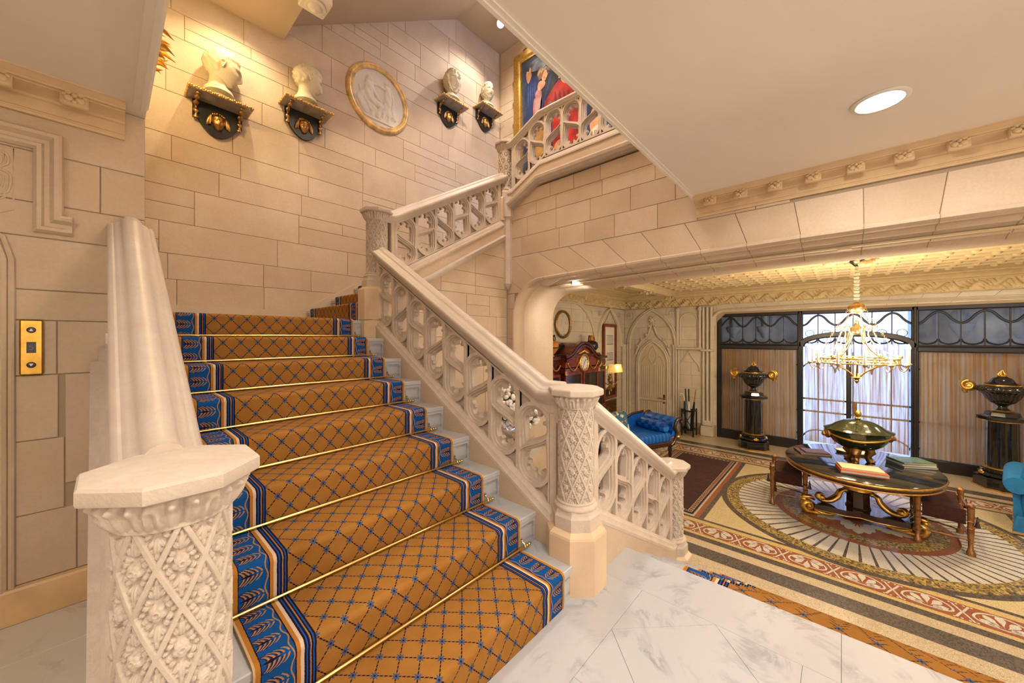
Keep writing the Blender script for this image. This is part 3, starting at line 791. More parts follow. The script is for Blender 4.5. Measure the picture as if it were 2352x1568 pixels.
# ------------------------------------------------------------------ tracery
BW, BH = .25, .535
def bay_k(slope): return BW / 2 * (math.sqrt(1 + slope * slope) - 1)
def opening(d, up, mir, slope, rt=.040, rb=.030):
    """one mouchette: inside of the upright stadium, above or below the S rib; d widens it"""
    w = BW; k = bay_k(slope); h = BH - 2 * k; i = rt - d; r = w / 2 - i; cx = w / 2
    top = [(cx + r * math.cos(a), h - i - r + r * math.sin(a)) for a in np.linspace(0, PI, 19)]
    rib = bez([(0, .68 * h), (.10 * w, .50 * h), (.90 * w, .50 * h), (w, .32 * h)], 20)
    off = []
    for j, p in enumerate(rib):
        q0, q1 = rib[max(0, j - 1)], rib[min(20, j + 1)]; tx, tz = q1[0] - q0[0], q1[1] - q0[1]; L = math.hypot(tx, tz)
        off.append((p[0] - tz / L * (rb - d) * -1 * -1, p[1] + tx / L * (rb - d)))
    off = [(u, v) for u, v in off if cx - r + .001 < u < cx + r - .001]
    poly = top + off
    if not up: poly = [(w - u, h - v) for u, v in poly]
    if mir: poly = [(w - u, v) for u, v in poly]
    dz = k + slope * w / 2
    return ccw([(u, v + dz) for u, v in chaikin(poly, 1)])
def cusps(up, mir, slope, rt=.040):
    """blunt cusps standing into the rounded end"""
    out = []; w = BW; k = bay_k(slope); h = BH - 2 * k; i = rt - .003; r = w / 2 - i; cx, cy = w / 2, h - i - r
    for a, L in ((3.05, .034), (1.95, .042), (.75, .034)):
        e = .50; m = lambda p, q, t: (p[0] + (q[0] - p[0]) * t, p[1] + (q[1] - p[1]) * t); pol = lambda rad, ang: (cx + rad * math.cos(ang), cy + rad * math.sin(ang))
        side = lambda s: [m(m(pol(r, a + s * e), pol(r - L * .10, a + s * .10), t), m(pol(r - L * .10, a + s * .10), pol(r - L, a + s * .20), t), t) for t in np.linspace(0, 1, 8)]
        out.append(side(1) + side(-1)[::-1] + [pol(r + .006, a - e * .6), pol(r + .008, a), pol(r + .006, a + e * .6)])
    if not up: out = [[(w - u, h - v) for u, v in p] for p in out]
    if mir: out = [[(w - u, v) for u, v in p] for p in out]
    dz = k + slope * w / 2
    return [ccw([(u, v + dz) for u, v in p]) for p in out]
def spandrels(slope):
    out = []; r = BW / 2; k = bay_k(slope); zc = k + slope * r; h = BH - 2 * k
    for top in (1, -1):
        for side in (1, -1):
            A, B = [], []
            for x in np.linspace(.012, r * .92, 16):
                X_ = x if side < 0 else BW - x
                R_ = r + .010; c = math.sqrt(max(0, R_ * R_ - (X_ - r) ** 2))
                arc_ = zc + (h - r + c if top > 0 else r - c); line = (BH + slope * X_ - .012) if top > 0 else (slope * X_ + .012)
                if (line - arc_) * top > .006: A.append((X_, arc_)); B.append((X_, line))
                elif A: break
            if len(A) >= 3: out.append(ccw(A + B[::-1]))
    return [p for p in out if area(p) > 1.5e-4]
def bay_mesh(slope, mir, mat):
    """local x along the run, y through the thickness, z up; upright loops inside a raked frame"""
    g = G(); fn = lambda u, v, t: (u, t, v)
    out = [(0, 0), (BW, slope * BW), (BW, BH + slope * BW), (0, BH)]
    for d, t, sp in ((0.0, .022, False), (.014, .038, True), (.027, .052, True)):
        g.prism([out, opening(d, True, mir, slope), opening(d, False, mir, slope)] + (spandrels(slope) if sp else []), fn, -t, t)
    for up in (True, False):
        for c in cusps(up, mir, slope): g.prism([c], fn, -.018, .018)
    return g.mesh('tracery_panel', mat, 30)
RAIL_H = [(-.045, .070), (-.030, .078), (-.022, .094), (-.012, .098), (-.004, .106), (.008, .117), (.022, .118), (.034, .110), (.040, .097), (.037, .088), (.044, .082), (.050, .072), (.056, .056), (.066, .050), (.072, .046), (.082, .034), (.088, .018), (.090, 0)]
RAIL_H = [(a, b * .77) for a, b in RAIL_H]
RAIL = [(a, -b) for a, b in RAIL_H] + RAIL_H[-2::-1]
CURB = [(0, 0), (0, -.085), (.018, -.085), (.03, -.076), (.05, -.072), (.062, -.06), (.075, -.055), (.075, 0), (.075, .055), (.062, .06), (.05, .072), (.03, .076), (.018, .085), (0, .085)]
def balustrade(name, label, loc, rz, slope, nb, s0, v0, rail_path, curb_path, below, rail=True, first=False):
    """local x along the run, z up, origin at the newel foot"""
    t = thing(name, label, 'balustrade', loc, rz)
    mat = M['stone_carved']
    ms = [bay_mesh(slope, False, mat), bay_mesh(slope, True, mat)]
    for k in range(nb): link('tracery_panel', ms[(k + first) % 2], t, (s0 + BW * k, 0, v0 + slope * (BW * k)))
    N = (0, -1, 0)
    if rail: G().sweep([(x, 0, z) for x, z in rail_path], RAIL, N).build('handrail', M['stone_polished'], t, smooth=42)
    G().sweep([(x, 0, z) for x, z in curb_path], CURB, N).build('curb', mat, t, smooth=30)
    for x in (s0 - .022, s0 + nb * BW + .022):
        z = v0 + slope * (x - s0); G().cbox(x - .024, x + .024, -.055, .055, z - .03, z + BH + .03, .008).build('end_post', mat, t)
    if below:
        g = G(); g.prism([below], lambda u, v, q: (u, q, v), -.0835, .0835); g.build('stringer', M['stone_w'], t)
    return t
S1 = R1 / T1
nz = lambda y: R1 + (y - Y1) * S1                        # nosing line of the main flight
def main_bal(x, label, yend=3.40, nb=8):
    L = yend - NY; e = L - .10
    v0 = nz(NY) + S1 * .145 + .085
    rp = [(.08, 1.02), (.175, 1.02), (e + .02, nz(NY + e + .02) + .685)]
    rp[1] = ((1.02 - .685 - nz(NY)) / S1, 1.02)
    cp = [(.09, nz(NY) + .085), (.15, nz(NY) + .085), (L - .12, nz(NY) + S1 * (L - .12) + .012)]
    cp[1] = ((.085 - .012) / S1, nz(NY) + .085)
    bl = [(.06, 0.0), (L - .1, 0.0), (L - .1, nz(NY + L - .1) + .02), (.127, nz(NY) + .09), (.06, nz(NY) + .09)]
    return balustrade('balustrade', label, (x, NY, 0), PI / 2, S1, nb, .145, v0, rp, cp, bl)
_mb = main_bal
def main_bal(x, label, yend=3.40, nb=8):
    t = _mb(x, label, yend, nb); v1 = nz(NY) + S1 * .145 + .085 + BH; k = (1.02 - .685 - nz(NY)) / S1
    G().prism([ccw([(.08, v1 - .05), (.145, v1 - .012), (.52, v1 - .012 + S1 * .375), (.52, .985 + S1 * (.52 - k)), (k, .985), (.08, .985)])], lambda u, v, q: (u, q, v), -.048, .048).build('rail_infill', M['stone_carved'], t)
    return t
main_bal(NX, 'raked tracery balustrade between the main flight and the lobby')
lb = main_bal(.095, 'raked stone balustrade rising from the large newel along the lift wall', 3.04, 6)
# mouldings on the outer face of that balustrade
for n_, q1 in ((-.02, .138), (.05, .110), (.13, .096)):
    G().prism([[(1.82, 0), (.06, 0), (.06, nz(NY) + n_), (.10, nz(NY + .10) + n_), (1.82, nz(NY + 1.82) + n_)]], lambda u, v, q: (u, q * (1 + .10 * (u - .9) * (1 if q > .1 else 0)), v), .070, q1).build('outer_moulding', M['stone_carved'], lb)
# lobby steps: descending
SL = .165 / .29
v0 = -.07 + .045
L3 = 3.355 - NX
rp = [(.09, .965), (.16, .965 - .05), (L3 - .22, .965 - .05 - SL * (L3 - .38)), (L3 - .08, .965 - .05 - SL * (L3 - .38) - .02)]
rp = [(.06, .96), (.10, .945), (L3 - .17, .945 - SL * (L3 - .27)), (L3 - .06, .945 - SL * (L3 - .27))]
cp = [(.08, .31), (.15, .31 - .03), (L3 - .17, .31 - SL * (L3 - .27)), (L3 - .06, .31 - SL * (L3 - .27))]
bl = [(.06, LZ), (L3 - .05, LZ), (L3 - .05, .32 - SL * (L3 - .27)), (L3 - .17, .32 - SL * (L3 - .27)), (.10, .32), (.06, .32)]
balustrade('balustrade', 'tracery balustrade descending beside the steps to the lobby', (NX, NY, 0), 0, -SL, 5, .155, .385 - SL * .055, rp, cp, bl, first=True)
# second flight
S2 = .576; L2 = 3.65 - NX
rp = [(.08, 2.555), (.16, 2.555), (L2 - .04, 2.555 + S2 * (L2 - .2))]
cp = [(.06, 1.88), (L2 - .10, 1.88 + S2 * (L2 - .16))]
b2 = balustrade('balustrade', 'raked tracery balustrade of the second flight below the painting', (NX, 3.40, 0), 0, S2, 6, .17, 1.965 + S2 * .12, rp, cp, None)
g = G(); g.prism([[(.08, 1.70), (L2 - .1, 1.70 + S2 * (L2 - .18)), (L2 - .1, 1.90 + S2 * (L2 - .16)), (.08, 1.905)]], lambda u, v, q: (u, q, v), -.075, .07); g.build('stringer', M['stone'], b2)
g = G(); g.sweep([(.08, -.075, 1.725), (L2 - .1, -.075, 1.725 + S2 * (L2 - .18))], [(-.035, 0), (-.03, .02), (.0, .04), (.025, .045), (.035, .03), (.04, 0)], (0, -1, 0)); g.build('string_moulding', M['stone_polished'], b2, smooth=30)
# gallery: knee at the corner, then level
gl = thing('balustrade', 'level tracery balustrade of the gallery in front of the painting', 'balustrade', (3.65, 3.40, 0), -PI / 2)
k0, k1 = .18, .56
step = lambda s: 0.0 if s < k0 else (min(1, (s - k0) / (k1 - k0)))
mk_ = [bay_mesh(.50, False, M['stone_carved']), bay_mesh(.50, True, M['stone_carved']), bay_mesh(0, False, M['stone_carved']), bay_mesh(0, True, M['stone_carved'])]
link('tracery_panel', mk_[1], gl, (.20, 0, 3.355)); link('tracery_panel', mk_[0], gl, (.45, 0, 3.475))
for k in range(8): link('tracery_panel', mk_[2 + (k + 1) % 2], gl, (.70 + BW * k, 0, 3.60 - .02))
G().sweep([(.05, 0, 3.93), (.17, 0, 3.93), (.62, 0, 4.135), (2.72, 0, 4.135)], [(a * .9, b) for a, b in RAIL], (0, -1, 0)).build('handrail', M['stone_polished'], gl, smooth=24)
G().sweep([(.06, 0, 3.27), (.19, 0, 3.27), (.64, 0, 3.49), (2.72, 0, 3.49)], CURB, (0, -1, 0)).build('curb', M['stone_carved'], gl, smooth=30)
g = G(); g.prism([[(.06, 3.05), (.18, 3.05), (.62, 3.27), (2.72, 3.27), (2.72, 3.50), (.62, 3.50), (.18, 3.28), (.06, 3.28)]], lambda u, v, q: (u, q, v), -.075, .075); g.build('stringer', M['stone'], gl)
G().sweep([(.07, -.075, 3.115), (.17, -.075, 3.115), (.62, -.075, 3.325), (2.72, -.075, 3.325)], [(-.045, 0), (-.04, .03), (-.01, .055), (.02, .06), (.03, .045), (.045, .04), (.05, 0)], (0, -1, 0)).build('string_moulding', M['stone_carved'], gl, smooth=30)
G().cbox(.14, .20, -.05, .05, 3.27, 3.90, .008).build('end_post', M['stone_carved'], gl)
# ------------------------------------------------------------------ lobby floor: mosaic
LC = (6.15, -.14)
lf = struct(G().box(1.8, 9.4, -3.5, 4.35, LZ - .2, LZ).build('floor_lobby', M['m_ivory']), 'patterned mosaic floor of the lobby')
def inlay(loops, z, mat, name='inlay', par=None):
    return G().prism([ccw(loops[0])] + [p for p in loops[1:]], lambda u, v, t: (u, v, LZ + t), z - .0006, z).build(name, mat, par or lf)
def band(x0, x1, y0, y1, mat, z=.0008, name='border_band'): return inlay([rect(x0, x1, y0, y1)], z, mat, name)
def circ(r, n=96, c=LC): return [(c[0] + r * math.cos(2 * PI * k / n), c[1] + r * math.sin(2 * PI * k / n)) for k in range(n)]
YA, YB = -3.4, 4.1
for mirror in (0, 1):
    for a, b, m in ((3.99, 4.185, 'm_dark'), (4.315, 4.405, 'm_dark'), (4.405, 4.455, 'm_yellow'), (4.455, 4.705, 'm_rust'), (4.705, 4.785, 'm_yellow'), (4.785, 4.83, 'm_dark')):
        if mirror: a, b = 12.3 - b, 12.3 - a
        band(a, b, YA, YB if m != 'm_rust' else YB, M[m])
band(4.83, 7.47, -1.515, 1.235, M['m_cream'], name='field')
for y0, y1, m in ((1.235, 1.29, 'm_dark'), (1.29, 1.345, 'm_rust'), (2.335, 2.39, 'm_rust'), (2.39, 2.445, 'm_dark'), (2.445, 2.50, 'm_yellow'), (2.50, 2.75, 'm_rust'), (2.75, 2.82, 'm_yellow')):
    band(4.83, 7.47, y0, y1, M[m])
band(4.83, 7.47, -1.57, -1.515, M['m_dark'])
inlay([circ(1.44)], .0016, M['m_dark'], 'ring'); inlay([circ(1.37)], .0022, M['m_speck'], 'ring'); inlay([circ(1.225)], .0028, M['m_white'], 'sunburst')
ray_ = G().prism([ccw([(.80, -.006), (1.225, -.013), (1.225, .013), (.80, .006)])], lambda u, v, t: (u, v, t), .0028, .0034).mesh('ray', M['m_dark'])
for k in range(64): link('ray', ray_, lf, (LC[0], LC[1], LZ), (0, 0, 2 * PI * k / 64))
inlay([circ(.812)], .004, M['m_rust'], 'ring'); inlay([circ(.735)], .0046, M['m_speck'], 'ring'); inlay([circ(.585)], .0052, M['m_rust'], 'centre_disc')
def petal(L, w, n=10, r0=0.0): return [(r0 + L * t, w * math.sin(PI * t ** 1.9)) for t in np.linspace(0, 1, n)] + [(r0 + L * t, -w * math.sin(PI * t ** 1.9)) for t in np.linspace(1, 0, n)[1:-1]]
def palmette_mesh(s, n=5, spread=2.2, z=.0014, mat='m_white'):
    g = G()
    for k in range(n):
        a = (k / (n - 1) - .5) * spread; q = 1 - .18 * abs(k - (n - 1) / 2)
        g.prism([ccw([(x * math.cos(a) - y * math.sin(a), x * math.sin(a) + y * math.cos(a)) for x, y in petal(s * q, s * .155, r0=s * .12)])], lambda u, v, t: (u, v, t), z - .0006, z)
    for q in (1, -1): g.prism([ccw([(s * .10 + s * .14 * math.cos(a), q * s * .30 + s * .14 * math.sin(a)) for a in np.linspace(0, 2 * PI, 12)[:-1]])], lambda u, v, t: (u, v, t), z - .0006, z)
    return g.mesh('palmette', M[mat])
pm = palmette_mesh(.30, 7, 2.0, .0058)
for k in range(6): link('palmette', pm, lf, (LC[0] + .20 * math.cos(k * PI / 3), LC[1] + .20 * math.sin(k * PI / 3), LZ), (0, 0, k * PI / 3))
rp_ = palmette_mesh(.17, 5, 2.3)
g = G(); oc = [(.098 * math.sin(a) - .012 * math.cos(2 * a), .150 * math.cos(a)) for a in np.linspace(0, 2 * PI, 33)[:-1]]
g.prism([ccw(oc), ccw([(x * .86, y * .90) for x, y in oc])], lambda u, v, t: (u, v, t), .0008, .0014); rr_ = g.mesh('roundel_ring', M['m_white'])
g = G()
for q in (1, -1):
    pth = cat([(-.11 * q, -.045), (-.03 * q, -.012), (.03 * q, .018), (.10 * q, .048)], 6)
    g.sweep([(x, y, .0008) for x, y in pth], [(-.007, 0), (.007, 0), (.007, .0006), (-.007, .0006)], (0, 0, 1))
for q in (1, -1):
    for k in range(4): g.prism([ccw([(q * .105 + .008 * math.cos(a), -.06 + .04 * k + .008 * math.sin(a)) for a in np.linspace(0, 2 * PI, 9)[:-1]])], lambda u, v, t: (u, v, t), .0008, .0014)
xx_ = g.mesh('scroll', M['m_white'])
for xc in (4.58, 7.72):
    for k in range(-8, 11):
        y = LC[1] + .388 * k; fl_ = 0 if (k <= 0) == (xc < 6) else PI
        link('roundel_ring', rr_, lf, (xc, y, LZ)); link('palmette', rp_, lf, (xc - .075 * (1 if fl_ == 0 else -1), y, LZ), (0, 0, fl_)); link('scroll', xx_, lf, (xc, y + .194, LZ))
for k in range(7):
    x = 5.0 + .388 * k
    link('roundel_ring', rr_, lf, (x, 2.625, LZ), (0, 0, PI / 2)); link('palmette', rp_, lf, (x, 2.55, LZ), (0, 0, PI / 2)); link('scroll', xx_, lf, (x + .194, 2.625, LZ), (0, 0, PI / 2))

# ------------------------------------------------------------------ lobby walls
WX, EY = 9.05, 4.20
WL, WR = 2.05, -2.38
def pointed(c, w, zs, za, n=14, both=True):
    """two-centred arch through (c-w, zs), (c, za), (c+w, zs); (u, z)"""
    h = za - zs; R_ = (w * w + h * h) / (2 * w)
    a1 = math.atan2(h, R_ - w) if R_ > w else PI / 2
    left = [(c - w + R_ - R_ * math.cos(t), zs + R_ * math.sin(t)) for t in np.linspace(0, math.asin(min(1, h / R_)) if R_ >= w else PI / 2, n)]
    return left + [(2 * c - u, z) for u, z in left[-2::-1]]
w = struct(G().prism([ccw([(4.36, LZ), (4.36, 2.5), (-3.5, 2.5), (-3.5, LZ), (WR, LZ), (WR, 1.72), (WR + .16, 1.89), (WL - .16, 1.89), (WL, 1.72), (WL, LZ)])], lambda u, v, t: (t, u, v), WX + .008, WX + .42).build('wall_window', M['joint']), 'stone lobby wall with the glazed screen and the panelled door')
fnw = onXm(WX)
def in_win(u, v): return WR - .02 < u < WL + .02 and v < 1.9
ashlar(w, fnw, ccw(rect(2.06, 4.2, LZ + .25, 2.09)), 41, hs=(.22, .26, .30), ws=(.28, .5), mat=M['stone_lobby'], split=.05)
for k in range(20):
    a, b = 2.3 - .36 * k, 2.3 - .36 * (k + 1); fa = lambda y: AC + (y - AC) * 1.10
    q = clip_poly(ccw([(a, 1.93), (b, 1.93), (fa(b), 2.10), (fa(a), 2.10)]), ccw(rect(-3.4, 2.06, 1.9, 2.1)))
    if len(q) > 2: block(w, fnw, ccw(q), mat=M['stone_lobby'], name='voussoir')
WAP = [(WL, LZ)] + [(WL - .18 + .18 * math.cos(a), 1.70 + .18 * math.sin(a)) for a in np.linspace(0, PI / 2, 8)] + [(AC, 1.905)]
WAP = WAP + [(2 * AC - .05 - y, z) for y, z in WAP[-2::-1]]
struct(G().sweep([(WX, y, z) for y, z in WAP], [(.12, 0), (.12, .03), (.10, .045), (.085, .02), (.06, .0), (.05, -.03), (.03, -.05), (.02, -.08), (0, -.10), (0, -.2), (.12, -.2)], (-1, 0, 0)).build('trim_9', M['stone_lobby'], smooth=35), 'moulded stone surround of the glazed screen')
# end wall
w2 = struct(G().box(3.62, 9.1, EY + .008, EY + .3, LZ, 2.5).build('wall_end', M['joint']), 'stone lobby wall behind the bookcase')
ashlar(w2, onYm(EY), rect(4.28, 9.05, LZ, 2.09), 43, hs=(.22, .26, .30), ws=(.30, .56), mat=M['stone_lobby'], split=.05)
struct(G().box(3.62, 4.28, 3.46, 4.25, LZ, 2.5).build('wall_jamb', M['stone_lobby']))
struct(G().box(1.6, 1.7, 1.2, 3.4, LZ, .0).build('wall_stair_side', M['stone']))
# gothic wall arches
def arch_rib(par, fn, c, w_, zs, za, zf, prof=((-.05, 0), (-.05, .03), (-.03, .05), (-.01, .03), (.01, .06), (.03, .055), (.045, .03), (.05, 0)), mat='stone_lobby', N=(-1, 0, 0), name='arch_rib'):
    pts = [(c - w_, zf)] + pointed(c, w_, zs, za) + [(c + w_, zf)]
    G().sweep([fn(u, z, 0) for u, z in pts], [(a, b) for a, b in prof], N).build(name, M[mat], par, smooth=35)
arch_rib(w, fnw, 3.49, .58, 1.20, 2.06, 1.15); arch_rib(w, fnw, 3.46, .375, .72, 1.29, LZ)
arch_rib(w2, onYm(EY), 6.24, 1.26, 1.20, 2.08, 1.15, N=(0, -1, 0)); arch_rib(w2, onYm(EY), 8.20, .60, 1.20, 2.06, 1.15, N=(0, -1, 0))
# ogee hood and finial over the door
for q in (1, -1):
    pts = cat([(3.46 + q * .43, .95), (3.46 + q * .30, 1.25), (3.46 + q * .12, 1.42), (3.46 + q * .02, 1.72)], 6)
    G().tube([(WX - .03, u, z) for u, z in pts], .026, 8).build('hood_moulding', M['stone_lobby'], w, smooth=50)
    for k in range(4):
        u, z = pts[4 + 4 * k]; G().ball((WX - .05, u + q * .03, z + .02), .032, 8, 6).build('crocket', M['stone_lobby'], w, smooth=60)
g = G(); g.ball((WX - .05, 3.46, 1.80), .05, 10, 8); [g.ball((WX - .055, 3.46 + .06 * math.cos(a), 1.81 + .055 * math.sin(a)), .03, 8, 6) for a in np.linspace(0, 2 * PI, 7)[:-1]]
g.build('finial', M['stone_lobby'], w, smooth=60)
def clustered(par, x, y, z0, zc, n=(0, 1), name='wall_shaft'):
    for k in range(3):
        px, py = x + (k - 1) * .055 * n[0], y + (k - 1) * .055 * n[1]
        g = G(); g.lathe([(.046, z0), (.046, z0 + .14), (.036, z0 + .15), (.036, z0 + .22), (.042, z0 + .23), (.040, z0 + .26), (.024, z0 + .28), (.024, zc - .13), (.030, zc - .125), (.024, zc - .115), (.034, zc - .05), (.044, zc - .02), (.046, zc)], 12, (px, py, 0)); g.build(name, M['stone_lobby'], par, smooth=40)
clustered(w, WX - .03, 4.10, LZ, 1.20); clustered(w, WX - .03, 2.90, LZ, 1.20); clustered(w2, 8.94, EY - .03, LZ, 1.20, (1, 0)); clustered(w2, 7.52, EY - .03, LZ, 1.20, (1, 0))
for y0, y1 in ((2.10, 2.36),):
    g = G(); g.cbox(WX - .10, WX + .02, y0, y1, LZ, LZ + .22, .01); g.cbox(WX - .075, WX + .02, y0 + .02, y1 - .02, LZ + .22, LZ + .34, .02)
    for k in range(3): g.tube([(WX - .04, y0 + .05 + .08 * k, LZ + .3), (WX - .04, y0 + .05 + .08 * k, 2.05)], .026, 10)
    g.cbox(WX - .09, WX + .02, y0 - .01, y1 + .01, 1.06, 1.12, .015); g.build('pilaster', M['stone_lobby'], w, smooth=40)
# blind panel between pilaster and door, small cinquefoil heads
g = G(); g.cbox(WX - .07, WX, 2.34, 2.92, 1.09, 1.15, .015)
for q in (1, -1): g.tube([(WX - .015, 2.63 + q * u, z) for u, z in cat([(.24, .60), (.22, .74), (.12, .86), (.0, 1.06)], 6)], .018, 8)
g.tube([(WX - .012, u, z) for u, z in [(2.44, 1.2), (2.44, 1.75)] + [(2.63 - .19 * math.cos(a), 1.75 + .19 * math.sin(a)) for a in np.linspace(0, PI, 11)] + [(2.82, 1.75), (2.82, 1.2)]], .016, 8)
for y in (2.39, 2.87): g.tube([(WX - .03, y, 1.15), (WX - .03, y, 2.08)], .032, 8); g.ball((WX - .04, y, 2.02), .05, 8, 6)
g.build('blind_panel', M['stone_lobby'], w, smooth=40)
# carved spandrel ornaments
def knot(par, fn, u, v, s):
    g = G()
    for k in range(4):
        a = PI / 4 + k * PI / 2; g.tube([fn(u + s * .45 * math.cos(a) + s * .42 * math.cos(t), v + s * .45 * math.sin(a) + s * .42 * math.sin(t), .012) for t in np.linspace(0, 2 * PI, 13)[:-1]], s * .10, 6, closed=True)
    g.ball(fn(u, v, .01), s * .22, 8, 6); g.build('carved_knot', M['stone_lobby'], par, smooth=50)
for u, v, s in ((4.02, 1.92, .11), (2.98, 1.92, .11)): knot(w, fnw, u, v, s)
for u, v, s in ((7.25, 1.90, .14), (7.05, 1.98, .07), (7.72, 1.95, .08), (8.68, 1.95, .08), (5.25, 1.90, .14)): knot(w2, onYm(EY), u, v, s)
# carved frieze and stepped cove, lobby ceiling
def frieze(name, label, fn, L, seed):
    nu = int(L / .009); rnd = np.random.default_rng(seed); nv = 24; vs = []
    for j in range(nv):
        v = j / (nv - 1)
        for i in range(nu):
            x = L * i / (nu - 1); p = x * 2 * PI / .30
            stem = abs((v - .5) - .26 * math.sin(p)); leaf = math.sin(p * 3 + 5 * v) * math.sin(v * 9 + p * 1.5)
            h = .040 * max(0, 1 - stem / .13) + .042 * max(0, leaf) * (1 if .08 < v < .92 else 0)
            if v < .05 or v > .95: h = .02
            vs.append(fn(x, 2.095 + .19 * v, h))
    g = G(); g.add(vs, [(j * nu + i, j * nu + i + 1, (j + 1) * nu + i + 1, (j + 1) * nu + i) for j in range(nv - 1) for i in range(nu - 1)])
    return struct(g.build(name, M['gold_plaster'], smooth=60), label)
frieze('trim_10', 'carved foliage frieze above the glazed screen', lambda x, z, h: (WX - .03 - h, EY - x, z), 7.5, 1)
frieze('trim_11', 'carved foliage frieze above the bookcase', lambda x, z, h: (WX - x, EY - .03 - h, z), 4.75, 2)
COVE = [(2.285, .0), (2.285, .06), (2.30, .075), (2.31, .06), (2.33, .07), (2.37, .11), (2.385, .16), (2.40, .165), (2.41, .22), (2.43, .26), (2.44, .32), (2.46, .33), (2.46, 0)]
g = G(); g.loft([[(WX - b, y, z) for z, b in COVE] for y in (EY, -3.5)]); struct(g.build('trim_12', M['gold_plaster'], smooth=30), 'stepped plaster cove over the glazed screen')
g = G(); g.loft([[(x, EY - b, z) for z, b in COVE] for x in (WX, 4.28)]); struct(g.build('trim_13', M['gold_plaster'], smooth=30), 'stepped plaster cove over the bookcase')
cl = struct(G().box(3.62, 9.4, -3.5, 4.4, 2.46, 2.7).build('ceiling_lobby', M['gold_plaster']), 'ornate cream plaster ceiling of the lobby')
bead = G().ball((0, 0, 0), .020, 8, 6, 1, 1.6).mesh('bead', M['gold_plaster'], 60)
for k, x in enumerate((4.55, 4.85, 5.15, 5.45, 5.75, 6.55, 6.85, 7.15, 7.45, 7.75, 8.05, 8.35)):
    G().loft([[(x - .10, y, 2.46), (x - .09, y, 2.43), (x - .05, y, 2.42), (x - .035, y, 2.395), (x + .035, y, 2.395), (x + .05, y, 2.42), (x + .09, y, 2.43), (x + .10, y, 2.46)] for y in (2.7, -3.4)]).build('ceiling_moulding', M['gold_plaster'], cl)
    if x > 5:
        g = G(); me = bead
        for j in range(28): g.ball((x, 2.6 - .21 * j, 2.392), .026, 7, 5, 1, 1.7)
        b = g.build('bead_row', M['gold_plaster'], cl, smooth=60); b['kind'] = 'stuff'
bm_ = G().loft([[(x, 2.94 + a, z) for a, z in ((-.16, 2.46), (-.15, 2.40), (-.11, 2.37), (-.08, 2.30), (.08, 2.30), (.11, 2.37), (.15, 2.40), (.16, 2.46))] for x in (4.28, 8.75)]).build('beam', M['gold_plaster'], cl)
def boss(x, y, z, s, name='boss'):
    g = G(); rnd = random.Random(int(x * 100))
    for k in range(26):
        a = rnd.uniform(0, 2 * PI); r = s * math.sqrt(rnd.random()); g.ball((x + r * math.cos(a), y + r * math.sin(a), z - rnd.uniform(0, s * .35) * (1 - r / s)), rnd.uniform(.10, .2) * s, 7, 5)
    g.build(name, M['gold_plaster'], cl, smooth=60)
boss(6.15, -.14, 2.34, .30); boss(7.4, 2.94, 2.30, .15); boss(8.55, 2.94, 2.28, .13); boss(6.2, 2.94, 2.30, .15)

# ------------------------------------------------------------------ door
dr = struct(empty('door_1', (WX, 3.46, LZ)), 'cream gothic door with pointed head and linenfold panels')
pa = pointed(0, .335, 1.55, 2.06)
G().prism([ccw([(-.335, 0.0)] + pa + [(.335, 0.0)])], lambda u, v, t: (t, u, v), -.02, .05).build('leaf', M['door_paint'], dr)
for a, b in ((.05, .62), (.72, 1.52)):
    for s in (-1, 1):
        for k in range(5):
            y = s * (.055 + .05 * k); G().tube([(-.022, y, a + .03), (-.022, y, b)], .012, 6).build('linenfold_rib', M['door_paint'], dr, smooth=60)
G().cbox(-.05, 0, -.33, .33, .64, .69, .012).build('rail', M['door_paint'], dr)
for s in (-1, 1):
    G().tube([(-.022, s * u, z) for u, z in cat([(.30, 1.50), (.17, 1.74), (.0, 1.52)], 6)], .011, 6).build('tracery', M['door_paint'], dr, smooth=60)
    G().tube([(-.022, s * u, z) for u, z in cat([(.02, 1.55), (.10, 1.78), (.0, 2.0)], 6)], .011, 6).build('tracery', M['door_paint'], dr, smooth=60)
h = G().cbox(-.035, -.02, -.30, -.255, .60, .82, .006).build('handle', M['brass'], dr); G().tube([(-.03, -.278, .73), (-.075, -.278, .73), (-.085, -.20, .735), (-.08, -.15, .73)], .010, 8).build('lever', M['brass'], h, smooth=60)

# ------------------------------------------------------------------ glazed screen
def sheer(name):
    m = bpy.data.materials.new(name); m.use_nodes = True; nt = m.node_tree; nt.nodes.clear()
    out = nt.nodes.new('ShaderNodeOutputMaterial'); tr = nt.nodes.new('ShaderNodeBsdfTransparent'); tl = nt.nodes.new('ShaderNodeBsdfTranslucent'); df = nt.nodes.new('ShaderNodeBsdfDiffuse')
    t = nt.nodes.new('ShaderNodeTexCoord'); mp = nt.nodes.new('ShaderNodeMapping'); mp.inputs['Scale'].default_value = (1, 1, .03); nt.links.new(t.outputs['Object'], mp.inputs['Vector'])
    n = ramp(nt, noise(nt, 34, 3, .7, vec=mp.outputs[0]), .38, .62)
    c = mixc(nt, n, (.74, .52, .27), (.56, .27, .06))
    nt.links.new(c, tl.inputs[0]); nt.links.new(c, df.inputs[0])
    a = nt.nodes.new('ShaderNodeMixShader'); a.inputs[0].default_value = .45; nt.links.new(tl.outputs[0], a.inputs[1]); nt.links.new(df.outputs[0], a.inputs[2])
    b = nt.nodes.new('ShaderNodeMixShader'); f = n * .32 + .60; nt.links.new(f.k, b.inputs[0]); nt.links.new(tr.outputs[0], b.inputs[1]); nt.links.new(a.outputs[0], b.inputs[2])
    nt.links.new(b.outputs[0], out.inputs[0]); return m
M['sheer'] = sheer('sheer_tan_voile')
